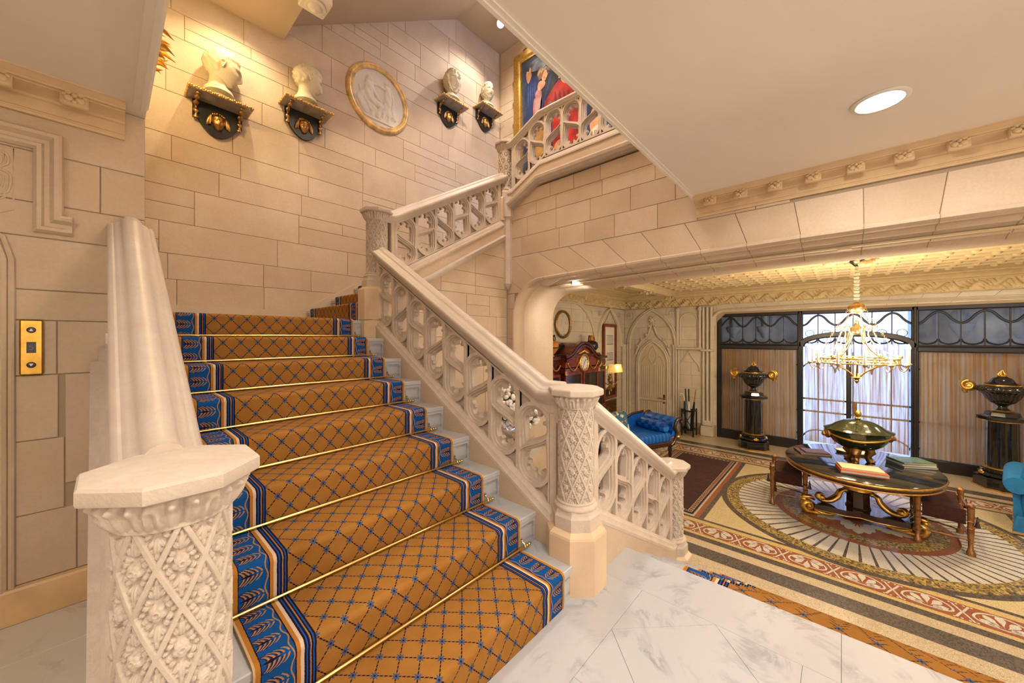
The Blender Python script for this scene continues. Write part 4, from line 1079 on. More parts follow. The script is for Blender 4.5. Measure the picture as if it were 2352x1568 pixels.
def clear_glass(name, tint, refl=.12):
    m = bpy.data.materials.new(name); m.use_nodes = True; nt = m.node_tree; nt.nodes.clear()
    out = nt.nodes.new('ShaderNodeOutputMaterial'); tr = nt.nodes.new('ShaderNodeBsdfTransparent'); tr.inputs[0].default_value = (*tint, 1)
    gl = nt.nodes.new('ShaderNodeBsdfGlossy'); gl.inputs['Roughness'].default_value = .15; a = nt.nodes.new('ShaderNodeMixShader'); a.inputs[0].default_value = refl
    nt.links.new(tr.outputs[0], a.inputs[1]); nt.links.new(gl.outputs[0], a.inputs[2]); nt.links.new(a.outputs[0], out.inputs[0]); return m
M['glass'] = clear_glass('window_glass', (.88, .93, 1.0), .005)
M['roof_glass'] = clear_glass('roof_glass', (.96, .98, 1.0), .03)
for a, b in ((1.47, 2.15), (2.19, 2.87), (2.91, 3.60)): G().box(a, b, 1.02, 3.32, 7.175, 7.18).build('pane', M['roof_glass'], sk)
GX = WX + .10
win = struct(empty('window_2', (GX, AC, LZ)), 'dark iron glazed screen with gothic transom lights and entrance doors')
P = lambda n, g, m='iron', s=None: g.build(n, M[m], win, smooth=s)
bays = [(2.05, .62), (.58, -.90), (-.94, -2.38)]
lz = lambda z: z - LZ
for y in (2.02, .60, -.92, -2.35):
    P('post', G().cbox(-.07, .06, y - AC - .045, y - AC + .045, 0, lz(1.90), .012)); P('post_bead', G().cbox(-.09, -.06, y - AC - .018, y - AC + .018, 0, lz(1.88), .008))
P('head', G().cbox(-.07, .06, -2.3, 2.2, lz(1.82), lz(1.92), .015))
for q, (a, b) in enumerate(bays):
    a -= AC; b -= AC; c = (a + b) / 2; wd = a - b
    if q != 1:
        P('transom', G().cbox(-.08, .06, b, a, lz(1.13), lz(1.22), .015)); P('transom', G().cbox(-.05, .04, b, a, lz(1.22), lz(1.25), .008)); P('kick_panel', G().cbox(-.06, .05, b, a, 0, lz(-.64), .012))
        zb, zt = lz(1.25), lz(1.82)
    else:
        g = G(); pts = [(-.0, c + (wd / 2) * math.cos(t), lz(1.20) + .24 * math.sin(t) ** .8) for t in np.linspace(0.0, PI, 21)]
        g.sweep(pts, [(-.05, -.05), (-.05, .07), (-.03, .09), (.04, .09), (.05, .07), (.05, -.05)], (-1, 0, 0)); P('arched_transom', g, 'iron', 30)
        zb, zt = lz(1.25), lz(1.82)
        P('meeting_stile', G().cbox(-.05, .05, c + .06 - .035, c + .06 + .035, 0, lz(1.42), .01)); P('kick_panel', G().cbox(-.04, .04, b, a, 0, lz(-.70), .01))
        hb = G().cbox(-.075, -.045, c + .06 - .11, c + .06 - .05, lz(-.02), lz(.20), .006); P('lock_plate', hb, 'brass')
    # ogee lights of the transom
    n = 6; uw = wd / n
    for k in range(n + 1):
        y = a - uw * k
        if 0 < k < n: P('mullion', G().box(-.012, .012, y - .008, y + .008, zb, zt))
    for k in range(n):
        y0 = a - uw * k; d = -1
        hi, lo = (zt - .02, zb + (zt - zb) * .62)
        s, e = (lo, hi) if k % 2 == 0 else (hi, lo)
        pts = bez([(0, y0, s), (0, y0 - uw * .5, s + (e - s) * .05), (0, y0 - uw * .45, s + (e - s) * .72), (0, y0 - uw, e)], 10)
        P('ogee_bar', G().tube(pts, .019, 6), 'iron', 50)
        m = [(0, y0 - uw * .5 + (uw * .48) * math.cos(t), zb + .10 - .085 * math.sin(t)) for t in np.linspace(0, PI, 9)]
        P('foil', G().tube(m, .014, 6), 'iron', 50)
        if q == 1:
            P('foil', G().tube([(0, y0 - uw * .5 + uw * .26 * math.cos(t), zb + .20 + uw * .26 * math.sin(t)) for t in np.linspace(0, 2 * PI, 13)[:-1]], .006, 6, closed=True), 'iron', 50)
    for k in range(n): P('pane', G().box(.004, .008, a - uw * (k + 1) + .008, a - uw * k - .008, zb, zt), 'glass')
    # lower glass and the outer grille seen through the curtain
    P('pane', G().box(.05, .056, b + .02, a - .02, lz(-.64), lz(1.20)), 'glass')
    P('grille_bar', G().box(.09, .12, b, a, lz(-.08), lz(-.05)))
    for k in range(3):
        y = a - wd * (k + .5) / 3
        for s in (1, -1):
            P('grille_scroll', G().tube(bez([(.10, y, lz(1.02)), (.10, y + s * .04, lz(.85)), (.10, y + s * wd / 6, lz(.92)), (.10, y + s * wd / 6, lz(.70))], 8), .014, 6), 'iron', 50)
            P('grille_scroll', G().tube([(.10, y + s * (wd / 6) * math.cos(t), lz(-.64) + .22 * math.sin(t)) for t in np.linspace(0, PI, 11)], .013, 6), 'iron', 50)
        if q == 1:
            P('grille_bar', G().box(.09, .115, y - .01, y + .01, lz(-.64), lz(1.1)))
    if q == 1: P('grille_bar', G().box(.09, .12, b, a, lz(.16), lz(.19)))
for y, z in ((.60, .35), (.60, -.18), (-.92, .20), (-.92, -.18), (2.02, .0)):
    pl = P('door_hinge', G().cbox(-.085, -.07, y - AC - .02, y - AC + .02, lz(z), lz(z) + .10, .004), 'iron')
for i, (a, b, lab) in enumerate(((1.97, .66, 'sheer tan curtain behind the urn pedestal nearer the door wall'), (.53, -.045, 'sheer tan curtain on the left entrance door leaf'), (-.115, -.86, 'sheer tan curtain on the right entrance door leaf'), (-.98, -2.30, 'sheer tan curtain behind the urn pedestal nearer the blue armchair'))):
    rnd = random.Random(i); n = int((a - b) / .012)
    wob = [rnd.uniform(.4, 1) for _ in range(n + 1)]
    z1 = 1.125 if i in (0, 3) else 1.20
    def cf(u, v, a=a, b=b, wob=wob, n=n, z1=z1):
        k = u * n; y = a + (b - a) * u; zt_ = z1 + (.20 * math.sin(PI * (.5 + .5 * (1 - u) if a > 0 else .5 + .5 * u)) ** .8 if z1 > 1.15 else 0)
        return (GX + .005 + .016 * wob[int(k)] * math.sin(k * PI * .5 + i), y, -.635 + (zt_ + .635) * v)
    o = G().grid(n + 1, 8, cf).build('curtain', M['sheer'], smooth=80); tag(o, lab, 'curtain', 'sheer curtains on the entrance screen')
# ------------------------------------------------------------------ street side
struct(G().box(9.47, 40, -14, 14, LZ - .3, LZ - .02).build('pavement', M['white']))
M['porch'] = plain('porch_stone', (.46, .47, .50), .8, var=.1)
vw = struct(empty('wall_porch', (10.4, AC, LZ)), 'pale stone porch outside the glazed screen')
for s in (1, -1):
    G().box(-.2, .4, s * .85, s * 4.2, -.1, 3.6).build('stone_pier', M['porch'], vw)
    G().box(-.95, .4, s * 4.0, s * 4.2, -.1, 3.6).build('stone_return', M['porch'], vw)
    for k in range(3):
        g = G(); g.lathe([(.02, 0), (.05, .03), (.09, .12), (.13, .16), (.14, .22), (.15, .24), (.15, .27)], 14); g.build('corbel', M['porch'], vw, smooth=40, loc=(-.22, s * (1.45 + .62 * k), 2.18))
        G().tube([(-.22, s * (1.45 + .62 * k), 2.4), (-.22, s * (1.45 + .62 * k), 3.5)], .06, 10).build('shaft', M['porch'], vw, smooth=50)
G().box(-.95, .6, -4.2, 4.2, 3.4, 3.7).build('porch_roof', M['porch'], vw)
# ------------------------------------------------------------------ rug
rg = thing('rug', 'brown rug with patterned border beside the round mosaic', 'rug', (6.15, 1.84, LZ))
M['rug_brown'] = plain('rug_pile', (.052, .016, .010), .95, var=.25, scale=12, bmp=.3, bscale=300)
M['rug_navy'] = plain('rug_navy', (.022, .016, .035), .95); M['rug_tan'] = plain('rug_tan', (.42, .24, .10), .95)
G().box(-1.18, 1.18, -.38, .38, .002, .011).build('pile', M['rug_brown'], rg)
def frame2(x, y, wd, z0, z1):
    g = G(); g.box(-x, x, -y, -y + wd, z0, z1); g.box(-x, x, y - wd, y, z0, z1); g.box(-x, -x + wd, -y + wd, y - wd, z0, z1); g.box(x - wd, x, -y + wd, y - wd, z0, z1); return g
frame2(1.27, .47, .02, .002, .011).build('outer_stripe', M['rug_navy'], rg); frame2(1.25, .45, .055, .002, .010).build('border', M['rug_tan'], rg); frame2(1.195, .395, .016, .002, .011).build('inner_stripe', M['rug_navy'], rg)
g = G()
for k in range(40):
    x = -1.21 + 2.42 * k / 39
    for s in (1, -1): g.tube([(x + .016 * math.cos(a), s * .4225 + .016 * math.sin(a), .0105) for a in np.linspace(0, 2 * PI, 9)[:-1]], .004, 4, closed=True)
for k in range(13):
    y = -.38 + .76 * k / 12
    for s in (1, -1): g.tube([(s * 1.2225 + .016 * math.cos(a), y + .016 * math.sin(a), .0105) for a in np.linspace(0, 2 * PI, 9)[:-1]], .004, 4, closed=True)
b = g.build('border_rings', M['rug_navy'], rg); b['kind'] = 'stuff'

# ------------------------------------------------------------------ centre table
ZT = -.14 - LZ
tb = thing('centre_table', 'oval black-topped pedestal table with gilt edge and scroll feet', 'table', (6.10, -.15, LZ))
RX, RY = .83, .70
G().lathe([(.3, ZT - .075), (.97, ZT - .07), (.985, ZT - .05), (.985, ZT - .025), (.3, ZT - .02)], 64, sx=RX, sy=RY).build('apron', M['mahogany_dark'], tb, smooth=40)
G().lathe([(.3, ZT - .018), (1.0, ZT - .018), (1.0, ZT - .004), (.992, ZT), (.001, ZT)], 72, sx=RX, sy=RY).build('top', M['black_stone'], tb, smooth=40)
G().tube([(RX * .995 * math.cos(a), RY * .995 * math.sin(a), ZT - .022) for a in np.linspace(0, 2 * PI, 73)[:-1]], .013, 8, closed=True).build('gilt_edge', M['gilt'], tb, smooth=60)
G().tube([(RX * .985 * math.cos(a), RY * .985 * math.sin(a), ZT - .075) for a in np.linspace(0, 2 * PI, 73)[:-1]], .008, 6, closed=True).build('gilt_bead', M['gilt'], tb, smooth=60)
g = G(); g.loft([octa(w_, z) for w_, z in ((.24, .14), (.21, .16), (.20, .34), (.22, .35))]); g.build('column', M['walnut'], tb)
g = G(); g.lathe([(.10, .345), (.125, .36), (.115, .39), (.13, .46), (.15, .56), (.14, .59), (.18, ZT - .07)], 40, mod=lambda a, z: 1 + .06 * abs(math.cos(a * 8))); g.build('column_capital', M['gilt'], tb, smooth=40)
pts = []; FT = [math.radians(a) for a in (5, 113, 257)]
for k in range(3):
    a0 = FT[k]; am = (FT[k] + (FT[(k + 1) % 3] + (2 * PI if k == 2 else 0))) / 2; pts += [(.46 * math.cos(a0 - .18), .46 * math.sin(a0 - .18)), (.46 * math.cos(a0 + .18), .46 * math.sin(a0 + .18))] + [(r_ * math.cos(am + d_), r_ * math.sin(am + d_)) for r_, d_ in ((.26, -.5), (.19, 0), (.26, .5))]
G().prism([ccw(pts)], lambda u, v, t: (u, v, t), .075, .145).build('platform', M['walnut'], tb)
g = G(); g.tube([(x, y, .080) for x, y in pts], .008, 6, closed=True); g.build('platform_bead', M['gilt'], tb, smooth=60)
def scroll_foot():
    g = G(); pth = [(.50 - .02 - .07 * 0 + 0, 0, 0)]
    sp = [(.50 + x, z + .085) for x, z in spiral(0, 0, .060, .012, -PI / 2, 1.35, 26)]
    s_ = [(.27, .03), (.34, .022), (.42, .02)] + sp
    g.tube([(x, 0, z) for x, z in s_], [.018] + [.03] * 3 + [.034 - .020 * k / len(sp) for k in range(len(sp) - 1)], 10, flat=1.9)
    for q in (1, -1): g.tube([(x, q * .05, z) for x, z in [(.25, .045), (.33, .03), (.40, .035), (.46, .06)]], [.01, .022, .02, .008], 8)
    g.ball((.50, 0, .09), .032, 10, 8, 1, 2.2); g.ball((.545, 0, .155), .028, 8, 6, 1.2, 1.8)
    g.tube([(.44, 0, .15), (.48, 0, .185), (.54, 0, .18), (.575, 0, .14)], [.008, .026, .026, .01], 8, flat=1.6)
    g.xf(Matrix.Translation((-.06, 0, 0)) @ Matrix.Scale(1.12, 4)); return g.mesh('scroll_foot', M['gilt'], 70)
def scroll_bracket():
    g = G(); pth = cat([(.11, .36), (.17, .335), (.20, .27), (.27, .21), (.35, .20), (.40, .235), (.385, .275), (.35, .27)], 5)
    g.tube([(x, 0, z) for x, z in pth], [.018 + .016 * math.sin(PI * min(1, k / len(pth) * 1.1)) for k in range(len(pth))], 9, flat=1.6)
    g.ball((.37, 0, .235), .045, 10, 8, 1, 1.3); g.ball((.125, 0, .355), .03, 8, 6, 1, 1.5)
    return g.mesh('scroll_bracket', M['gilt'], 70)
sf, sb = scroll_foot(), scroll_bracket()
for k in range(3): link('scroll_foot', sf, tb, (0, 0, 0), (0, 0, FT[k])); link('scroll_bracket', sb, tb, (0, 0, -.02), (0, 0, FT[k]))
# tureen
tu = thing('tureen', 'dark green lidded tureen with gilt lions on the oval table', 'tureen', (6.13, -.15, LZ + ZT), .35)
G().lathe([(.09, .155), (.15, .18), (.205, .225), (.24, .28), (.255, .335), (.265, .37), (.275, .38)], 40, sy=1.12).build('bowl', M['green_lac'], tu, smooth=40)
G().lathe([(.285, .378), (.29, .388), (.262, .400), (.225, .418), (.185, .455), (.12, .495), (.05, .515), (.02, .52)], 40, sy=1.12).build('lid', M['green_lac'], tu, smooth=50)
g = G(); g.lathe([(.02, .515), (.032, .53), (.015, .545), (.034, .575), (.028, .605), (.012, .62), (.001, .628)], 14, mod=lambda a, z: 1 + .08 * math.cos(a * 6)); g.build('finial', M['gilt'], tu, smooth=60)
G().tube([(.252 * math.cos(a), .282 * math.sin(a), .315 - .022 * math.cos(a * 2 + .6)) for a in np.linspace(0, 2 * PI, 41)[:-1]], .014, 8, closed=True).build('gilt_swag', M['gilt'], tu, smooth=60)
for k in range(3):
    a = k * 2 * PI / 3 + .5; c_, s_ = math.cos(a), math.sin(a)
    g = G(); g.tube([(c_ * r, s_ * r, z) for r, z in ((.05, .20), (.10, .175), (.12, .12), (.085, .07), (.10, .03), (.12, .012))], [.04, .056, .050, .030, .030, .034], 10); g.ball((c_ * .135, s_ * .135, .014), .032, 8, 6, sz=.5); g.build('lion_leg', M['gilt_dark'], tu, smooth=60)
for s in (1, -1):
    g = G(); g.ball((0, s * .285, .325), .052, 12, 8); g.ball((0, s * .33, .31), .028, 8, 6); g.tube([(.05 * math.cos(a), s * .295, .33 + .05 * math.sin(a)) for a in np.linspace(0, 2 * PI, 13)[:-1]], .02, 6, closed=True); g.build('lion_mask', M['gilt_dark'], tu, smooth=60)
# books on the table
def book(name, label, loc, rz, w, d, h, cover, pages='paper', cat_='book', lift=.0):
    t = thing(name, label, cat_, loc, rz, None)
    g = G(); g.box(-w / 2, w / 2, -d / 2, d / 2, 0, .004); g.box(-w / 2, w / 2, -d / 2, d / 2, h - .004, h); g.box(-w / 2, -w / 2 + .004, -d / 2, d / 2, 0, h); g.build('cover', M[cover], t)
    G().box(-w / 2 + .004, w / 2 - .004, -d / 2 + .004, d / 2 - .004, .004, h - .004).build('pages', M[pages], t); return t
TZ = LZ + ZT
M['cream_cover'] = plain('cream_cover', (.70, .62, .38), .6)
book('book', 'large orange book with a cream volume lying on it', (5.66, -.165, TZ), math.radians(-78), .40, .24, .034, 'orange')
book('book', 'cream book lying on the large orange book', (5.685, -.155, TZ + .034), math.radians(-78), .36, .215, .016, 'cream_cover')
M['white_cover'] = plain('white_cover', (.74, .74, .70), .4); M['slate_cover'] = plain('slate_cover', (.10, .16, .16), .4)
book('book', 'slate coloured book at the bottom of the small stack', (6.36, -.615, TZ), math.radians(-58), .34, .25, .022, 'slate_cover')
book('book', 'white book in the middle of the small stack', (6.365, -.61, TZ + .022), math.radians(-60), .33, .24, .022, 'white_cover')
book('book', 'green garden picture book on top of the small stack', (6.36, -.61, TZ + .044), math.radians(-57), .33, .24, .020, 'green_book')
book('folder', 'brown leather guest folder at the edge of the oval table', (6.21, .285, TZ), math.radians(-68), .33, .25, .016, 'brown_book', cat_='folder')
t = book('folder', 'smaller brown leather folder lying on the guest folder', (6.22, .265, TZ + .016), math.radians(-66), .26, .19, .012, 'brown_book', cat_='folder')
g = thing('tray', 'flat gilt-rimmed tray behind the tureen on the oval table', 'tray', (6.58, -.12, TZ), 0); G().lathe([(.01, 0), (.17, .0), (.19, .012), (.18, .012), (.165, .006), (.01, .006)], 32, sx=.6, sy=1).build('dish', M['white'], g, smooth=40)
G().tube([(.112 * math.cos(a), .187 * math.sin(a), .012) for a in np.linspace(0, 2 * PI, 33)[:-1]], .005, 6, closed=True).build('rim', M['gilt'], g, smooth=60)

# ------------------------------------------------------------------ stools
def stool(label, loc, rz, lx, ly):
    """posts at the four corners, leather slung between the side rails"""
    t = thing('stool', label, 'stool', loc, rz, 'gilded stools by the oval table')
    hx, hy = lx / 2, ly / 2
    for sx in (1, -1):
        for sy in (1, -1):
            x, y = sx * hx, sy * hy
            g = G(); g.tube([(x + sx * .02, y, .0), (x + sx * .018, y, .03), (x, y, .07), (x - sx * .004, y, .15), (x, y, .25), (x - sx * .004, y, .33), (x + sx * .004, y, .42), (x, y, .49)], [.030, .034, .018, .021, .026, .022, .026, .028], 10)
            for k in range(3): g.ball((x + sx * .035, y + (k - 1) * .017, .012), .011, 6, 5)
            g.ball((x, y, .495), .033, 10, 7, sz=.7); g.ball((x + sx * .026, y, .50), .02, 8, 6)
            for z in (.14, .27, .34): g.lathe([(.022, z - .008), (.030, z), (.022, z + .008)], 10, (x, y, 0))
            g.build('leg', M['bronze_wood'], t, smooth=50)
            tg = G(); tg.lathe([(.004, 0), (.008, -.03), (.014, -.04), (.010, -.05), (.022, -.10), (.020, -.105)], 10, (x + sx * .01, y + sy * .042, .40)); tg.build('tassel', M['walnut'], t, smooth=50)
    for sy in (1, -1):
        for z, r in ((.43, .012), (.15, .010)):
            g = G(); g.tube([(-hx, sy * hy, z), (-hx * .5, sy * hy, z), (0, sy * hy, z), (hx * .5, sy * hy, z), (hx, sy * hy, z)], [r, r * .8, r * 1.35, r * .8, r], 8); g.build('rail', M['bronze_wood'], t, smooth=50)
    for sx in (1, -1):
        for z, r in ((.43, .012), (.15, .010)): G().tube([(sx * hx, -hy, z), (sx * hx, -hy * .5, z), (sx * hx, 0, z), (sx * hx, hy * .5, z), (sx * hx, hy, z)], [r, r * .8, r * 1.3, r * .8, r], 8).build('rail', M['bronze_wood'], t, smooth=50)
    G().tube([(-hx * .2, -hy, .15), (0, 0, .16), (hx * .2, hy, .15)], .008, 6).build('stretcher', M['bronze_wood'], t, smooth=50)
    # sling seat: drops from the side rails
    prof = [(-hx - .012, .31), (-hx - .016, .43), (-hx, .448), (-hx * .55, .40), (0, .375), (hx * .55, .40), (hx, .448), (hx + .016, .43), (hx + .012, .31)]
    pc = cat(prof, 5); th = .012
    ring = lambda y: [(x, y, z) for x, z in pc] + [(x * .965, y, z - th) for x, z in reversed(pc)]
    G().loft([ring(y) for y in np.linspace(-hy + .032, hy - .032, 7)]).build('seat', M['leather'], t, smooth=50)
    return t
stool('gilded post stool with leather sling near the brown rug', (6.16, .525, LZ), math.radians(4), .52, .34)
stool('gilded post stool with leather sling near the blue armchair', (6.12, -.80, LZ), math.radians(-2), .56, .36)

# ------------------------------------------------------------------ urns on pedestals
def pedestal_urn(loc, lab_p, lab_u):
    t = thing('pedestal', lab_p, 'pedestal', loc, math.radians(20), 'black marble pedestals')
    s = .235
    pl = [(-s, -s * .55), (-s * .82, -s * .62), (-s * .62, -s * .82), (-s * .55, -s), (s * .55, -s), (s * .62, -s * .82), (s * .82, -s * .62), (s, -s * .55), (s, s * .55), (s * .82, s * .62), (s * .62, s * .82), (s * .55, s), (-s * .55, s), (-s * .62, s * .82), (-s * .82, s * .62), (-s, s * .55)]
    G().prism([ccw(pl)], lambda u, v, q: (u, v, q), .02, .17).build('plinth', M['black_stone'], t)
    G().prism([ccw([(x * 1.06, y * 1.06) for x, y in pl])], lambda u, v, q: (u, v, q), 0, .022).build('gilt_base', M['gilt'], t)
    G().lathe([(.20, .17), (.225, .19), (.225, .22), (.195, .235), (.205, .25), (.20, .275), (.17, .285)], 40).build('torus', M['black_stone'], t, smooth=40)
    G().lathe([(.165, .285), (.182, .292), (.182, .306), (.165, .313)], 40, mod=lambda a, z: 1 + .02 * math.cos(a * 20)).build('gilt_ring', M['gilt'], t, smooth=50)
    g = G(); g.lathe([(.155, .30), (.158, .36), (.150, .98)], 64, mod=lambda a, z: 1 - .045 * abs(math.sin(a * 8)) ** .6); g.build('shaft', M['black_stone'], t, smooth=30)
    G().lathe([(.15, .972), (.172, .978), (.172, .99), (.15, .996)], 36, mod=lambda a, z: 1 + .02 * math.cos(a * 24)).build('gilt_ring', M['gilt'], t, smooth=50)
    g = G(); g.loft([octa(.36, .99), octa(.44, 1.0), octa(.44, 1.045), octa(.32, 1.06), octa(.29, 1.11), octa(.25, 1.12)]); g.build('capital', M['black_stone'], t)
    for k in range(4):
        a = k * PI / 2; g = G(); [g.ball((.215 * math.cos(a + d), .215 * math.sin(a + d), .21 + e), .022, 7, 5) for d, e in ((0, 0), (.12, .006), (-.12, .006), (0, .024))]; g.build('mount', M['gilt'], t, smooth=60)
    u = thing('urn', lab_u, 'urn', (loc[0], loc[1], loc[2] + 1.12), math.radians(20 + 45 + 20), 'black fluted urns')
    G().lathe([(.10, 0), (.105, .012), (.095, .022)], 32).build('foot_ring', M['gilt'], u, smooth=40)
    G().lathe([(.085, .018), (.05, .05), (.045, .075), (.06, .095), (.07, .10)], 32).build('foot', M['black_stone'], u, smooth=40)
    tw = lambda a, z: 1 + .035 * math.cos(a * 22 + z * 14)
    G().lathe([(.06, .098), (.11, .13), (.155, .19), (.18, .25), (.205, .275), (.25, .30), (.262, .325), (.245, .352), (.20, .37), (.17, .375)], 132, mod=tw).build('bowl', M['black_stone'], u, smooth=60)
    G().lathe([(.16, .372), (.178, .38), (.178, .392), (.16, .40)], 40, mod=lambda a, z: 1 + .02 * math.cos(a * 24)).build('gilt_rim', M['gilt'], u, smooth=50)
    G().lathe([(.165, .396), (.17, .405), (.125, .425), (.105, .46), (.085, .485), (.05, .50), (.03, .505)], 40).build('lid', M['black_stone'], u, smooth=50)
    g = G(); g.lathe([(.045, .50), (.055, .51), (.03, .52)], 14)
    for k in range(6): g.tube([(.012 * math.cos(k * PI / 3), .012 * math.sin(k * PI / 3), .515), (.04 * math.cos(k * PI / 3), .04 * math.sin(k * PI / 3), .54), (.006 * math.cos(k * PI / 3), .006 * math.sin(k * PI / 3), .60)], [.012, .014, .004], 6)
    g.build('flame_finial', M['gilt'], u, smooth=60)
    for s in (1, -1):
        g = G(); g.tube([(s * .22, 0, .325), (s * .26, 0, .325), (s * .29, 0, .345)], [.03, .04, .04], 10); g.ball((s * .30, 0, .345), .070, 12, 8, sz=1.1); g.tube([(s * .33, 0, .33), (s * .35, 0, .27), (s * .335, 0, .235)], [.048, .036, .022], 8)
        for q in (1, -1): g.tube([(s * .315 + x, q * .058, .36 + z) for x, z in spiral(0, 0, .075, .012, PI / 2, -1.4 * s, 22)], [.024 - .014 * k / 22 for k in range(23)], 7)
        g.build('ram_head', M['gilt'], u, smooth=60)
pedestal_urn((8.62, 1.30, LZ), 'black fluted marble pedestal nearer the umbrella stand', 'black fluted urn with gilt rams nearer the umbrella stand')
pedestal_urn((8.72, -1.74, LZ), 'black fluted marble pedestal beside the blue armchair', 'black fluted urn with gilt rams beside the blue armchair')

# ------------------------------------------------------------------ umbrella stand
us = thing('umbrella_stand', 'black wooden umbrella stand against the stone wall', 'umbrella stand', (8.80, 2.55, LZ))
for sx in (1, -1):
    for sy in (1, -1): G().cbox(sx * .12 - .014, sx * .12 + .014, sy * .12 - .014, sy * .12 + .014, 0, .60, .004).build('leg', M['black'], us)
for z in (.14, .56):
    for s in (1, -1): G().box(-.12, .12, s * .12 - .01, s * .12 + .01, z - .015, z + .015).build('rail', M['black'], us); G().box(s * .12 - .01, s * .12 + .01, -.12, .12, z - .015, z + .015).build('rail', M['black'], us)
for s in (1, -1):
    G().tube([(-.125, s * .10, .16), (-.125, -s * .10, .54)], .008, 6).build('cross_bar', M['black'], us)
G().box(-.11, .11, -.11, .11, .12, .13).build('drip_pan', M['iron'], us)
def umbrella(label, y, lean, top, crook, col):
    t = thing('umbrella', label, 'umbrella', (8.80, y, LZ + .14), 0, 'umbrellas in the stand')
    a = (0, 0, 0); b = (0, lean, .62)
    P_ = lambda q: (0, lean * q, .62 * q)
    G().tube([P_(0), P_(.15), P_(.6), P_(1.0)], [.012, .03, .036, .014], 8).build('canopy', M[col], t, smooth=50)
    if crook: G().tube([P_(1.0), P_(1.12), (-.0, lean * 1.2 + .03, .78), (0, lean * 1.2 + .075, .78), (0, lean * 1.2 + .085, .73)], .012, 8).build('handle', M['white'], t, smooth=60)
    else: G().tube([P_(1.0), P_(1.45)], .013, 8).build('handle', M[top], t, smooth=60)
umbrella('umbrella with a white crook handle in the black stand', 2.60, .05, 'white', True, 'black')
umbrella('umbrella with a straight black handle in the black stand', 2.585, .03, 'black', False, 'slate_cover')
umbrella('umbrella with a gold tipped handle in the black stand', 2.51, -.07, 'gilt', False, 'black')
umbrella('white furled umbrella low in the black stand', 2.545, .01, 'black', False, 'white')

# ------------------------------------------------------------------ blue chaise
ch = thing('chaise_longue', 'blue silk chaise longue with dark scrolled frame', 'chaise longue', (6.38, 2.78, LZ), math.radians(-21.4))
# local x: length, +x = head end; local y: width
M['blue_stripe'] = M['blue_silk']
def silk(name, horizontal=True):
    m, nt, b = new_mat(name); b.inputs['Roughness'].default_value = .34
    t = nt.nodes.new('ShaderNodeTexCoord'); sp = nt.nodes.new('ShaderNodeSeparateXYZ'); nt.links.new(t.outputs['Object'], sp.inputs[0])
    y = X(nt, sp.outputs[0]); s = ((y / .085).fract()).lt(.5)
    nt.links.new(mixc(nt, s, (.006, .075, .36), (.012, .16, .60)), b.inputs['Base Color']); return m
def checks(name):
    m, nt, b = new_mat(name); b.inputs['Roughness'].default_value = .34
    t = nt.nodes.new('ShaderNodeTexCoord'); sp = nt.nodes.new('ShaderNodeSeparateXYZ'); nt.links.new(t.outputs['Object'], sp.inputs[0])
    a = ((X(nt, sp.outputs[1]) / .17).fract()).lt(.5); c = ((X(nt, sp.outputs[2]) / .15).fract()).lt(.5)
    k = (a + c) * .5; k = ((k.fract()) * 2.0).gt(.5)
    nt.links.new(mixc(nt, k, (.005, .06, .33), (.014, .17, .62)), b.inputs['Base Color']); return m
M['silk'] = silk('striped_blue_silk'); M['checks'] = checks('checked_blue_silk')
def cushion(x0, x1, y0, y1, z0, z1, r=.05):
    rings = []
    for t in np.linspace(0, 1, 9):
        a = PI * (t - .5); k = math.cos(a) ** .6 if abs(math.cos(a)) > 1e-6 else 0; i = r * (1 - k)
        z = z0 + (z1 - z0) * (.5 + .5 * math.sin(a))
        n = 8; rg = []
        for cx, cy, a0 in ((x1 - r, y1 - r, 0), (x0 + r, y1 - r, PI / 2), (x0 + r, y0 + r, PI), (x1 - r, y0 + r, 3 * PI / 2)):
            for j in range(n): q = a0 + PI / 2 * j / (n - 1); rg.append((cx + (r - i) * math.cos(q), cy + (r - i) * math.sin(q), z))
        rings.append(rg)
    return G().loft(rings)
LXc, HYc = .95, .36
cushion(-LXc, .55, -HYc, HYc, .32, .50).build('seat', M['silk'], ch, smooth=60)
for s in (1, -1):
    G().cbox(-LXc, .62, s * HYc - .02, s * HYc + .02, .27, .36, .012).build('seat_rail', M['walnut'], ch)
    pts = cat([(.52, .28), (.62, .36), (.66, .48), (.62, .58), (.66, .70), (.76, .74), (.80, .69), (.76, .66)], 6)
    G().tube([(x, s * (HYc + .005), z) for x, z in pts], .03, 8).build('scroll_arm', M['walnut'], ch, smooth=60)
    G().ball((.66, s * (HYc + .035), .42), .04, 10, 8).build('gilt_rosette', M['gilt'], ch, smooth=60)
G().cbox(-LXc - .02, -LXc + .02, -HYc, HYc, .27, .36, .012).build('seat_rail', M['walnut'], ch)
g = G(); pr = cat([(.50, .40), (.58, .50), (.58, .62), (.64, .70), (.75, .74), (.80, .70), (.74, .66), (.68, .58), (.66, .44)], 4); g.loft([[(x, y, z) for x, z in pr] for y in np.linspace(-HYc + .01, HYc - .01, 9)]); g.build('head_rest', M['checks'], ch, smooth=60)
g = G(); g.tube([(.44, y, .585) for y in np.linspace(-HYc + .03, HYc - .03, 9)], [.07, .098, .10, .10, .10, .10, .10, .098, .07], 20); g.build('bolster', M['checks'], ch, smooth=60)
g = G(); g.prism([ccw([(-.30, .36), (.56, .36), (.56, .74), (.30, .72), (-.10, .58), (-.30, .50)])], lambda u, v, t: (u, t, v), HYc - .05, HYc + .01); g.build('back_panel', M['blue_silk'], ch)
G().tube([(x, HYc - .02, z) for x, z in ((-.32, .50), (-.1, .60), (.30, .74), (.58, .76))], .022, 8).build('back_rail', M['walnut'], ch, smooth=60)
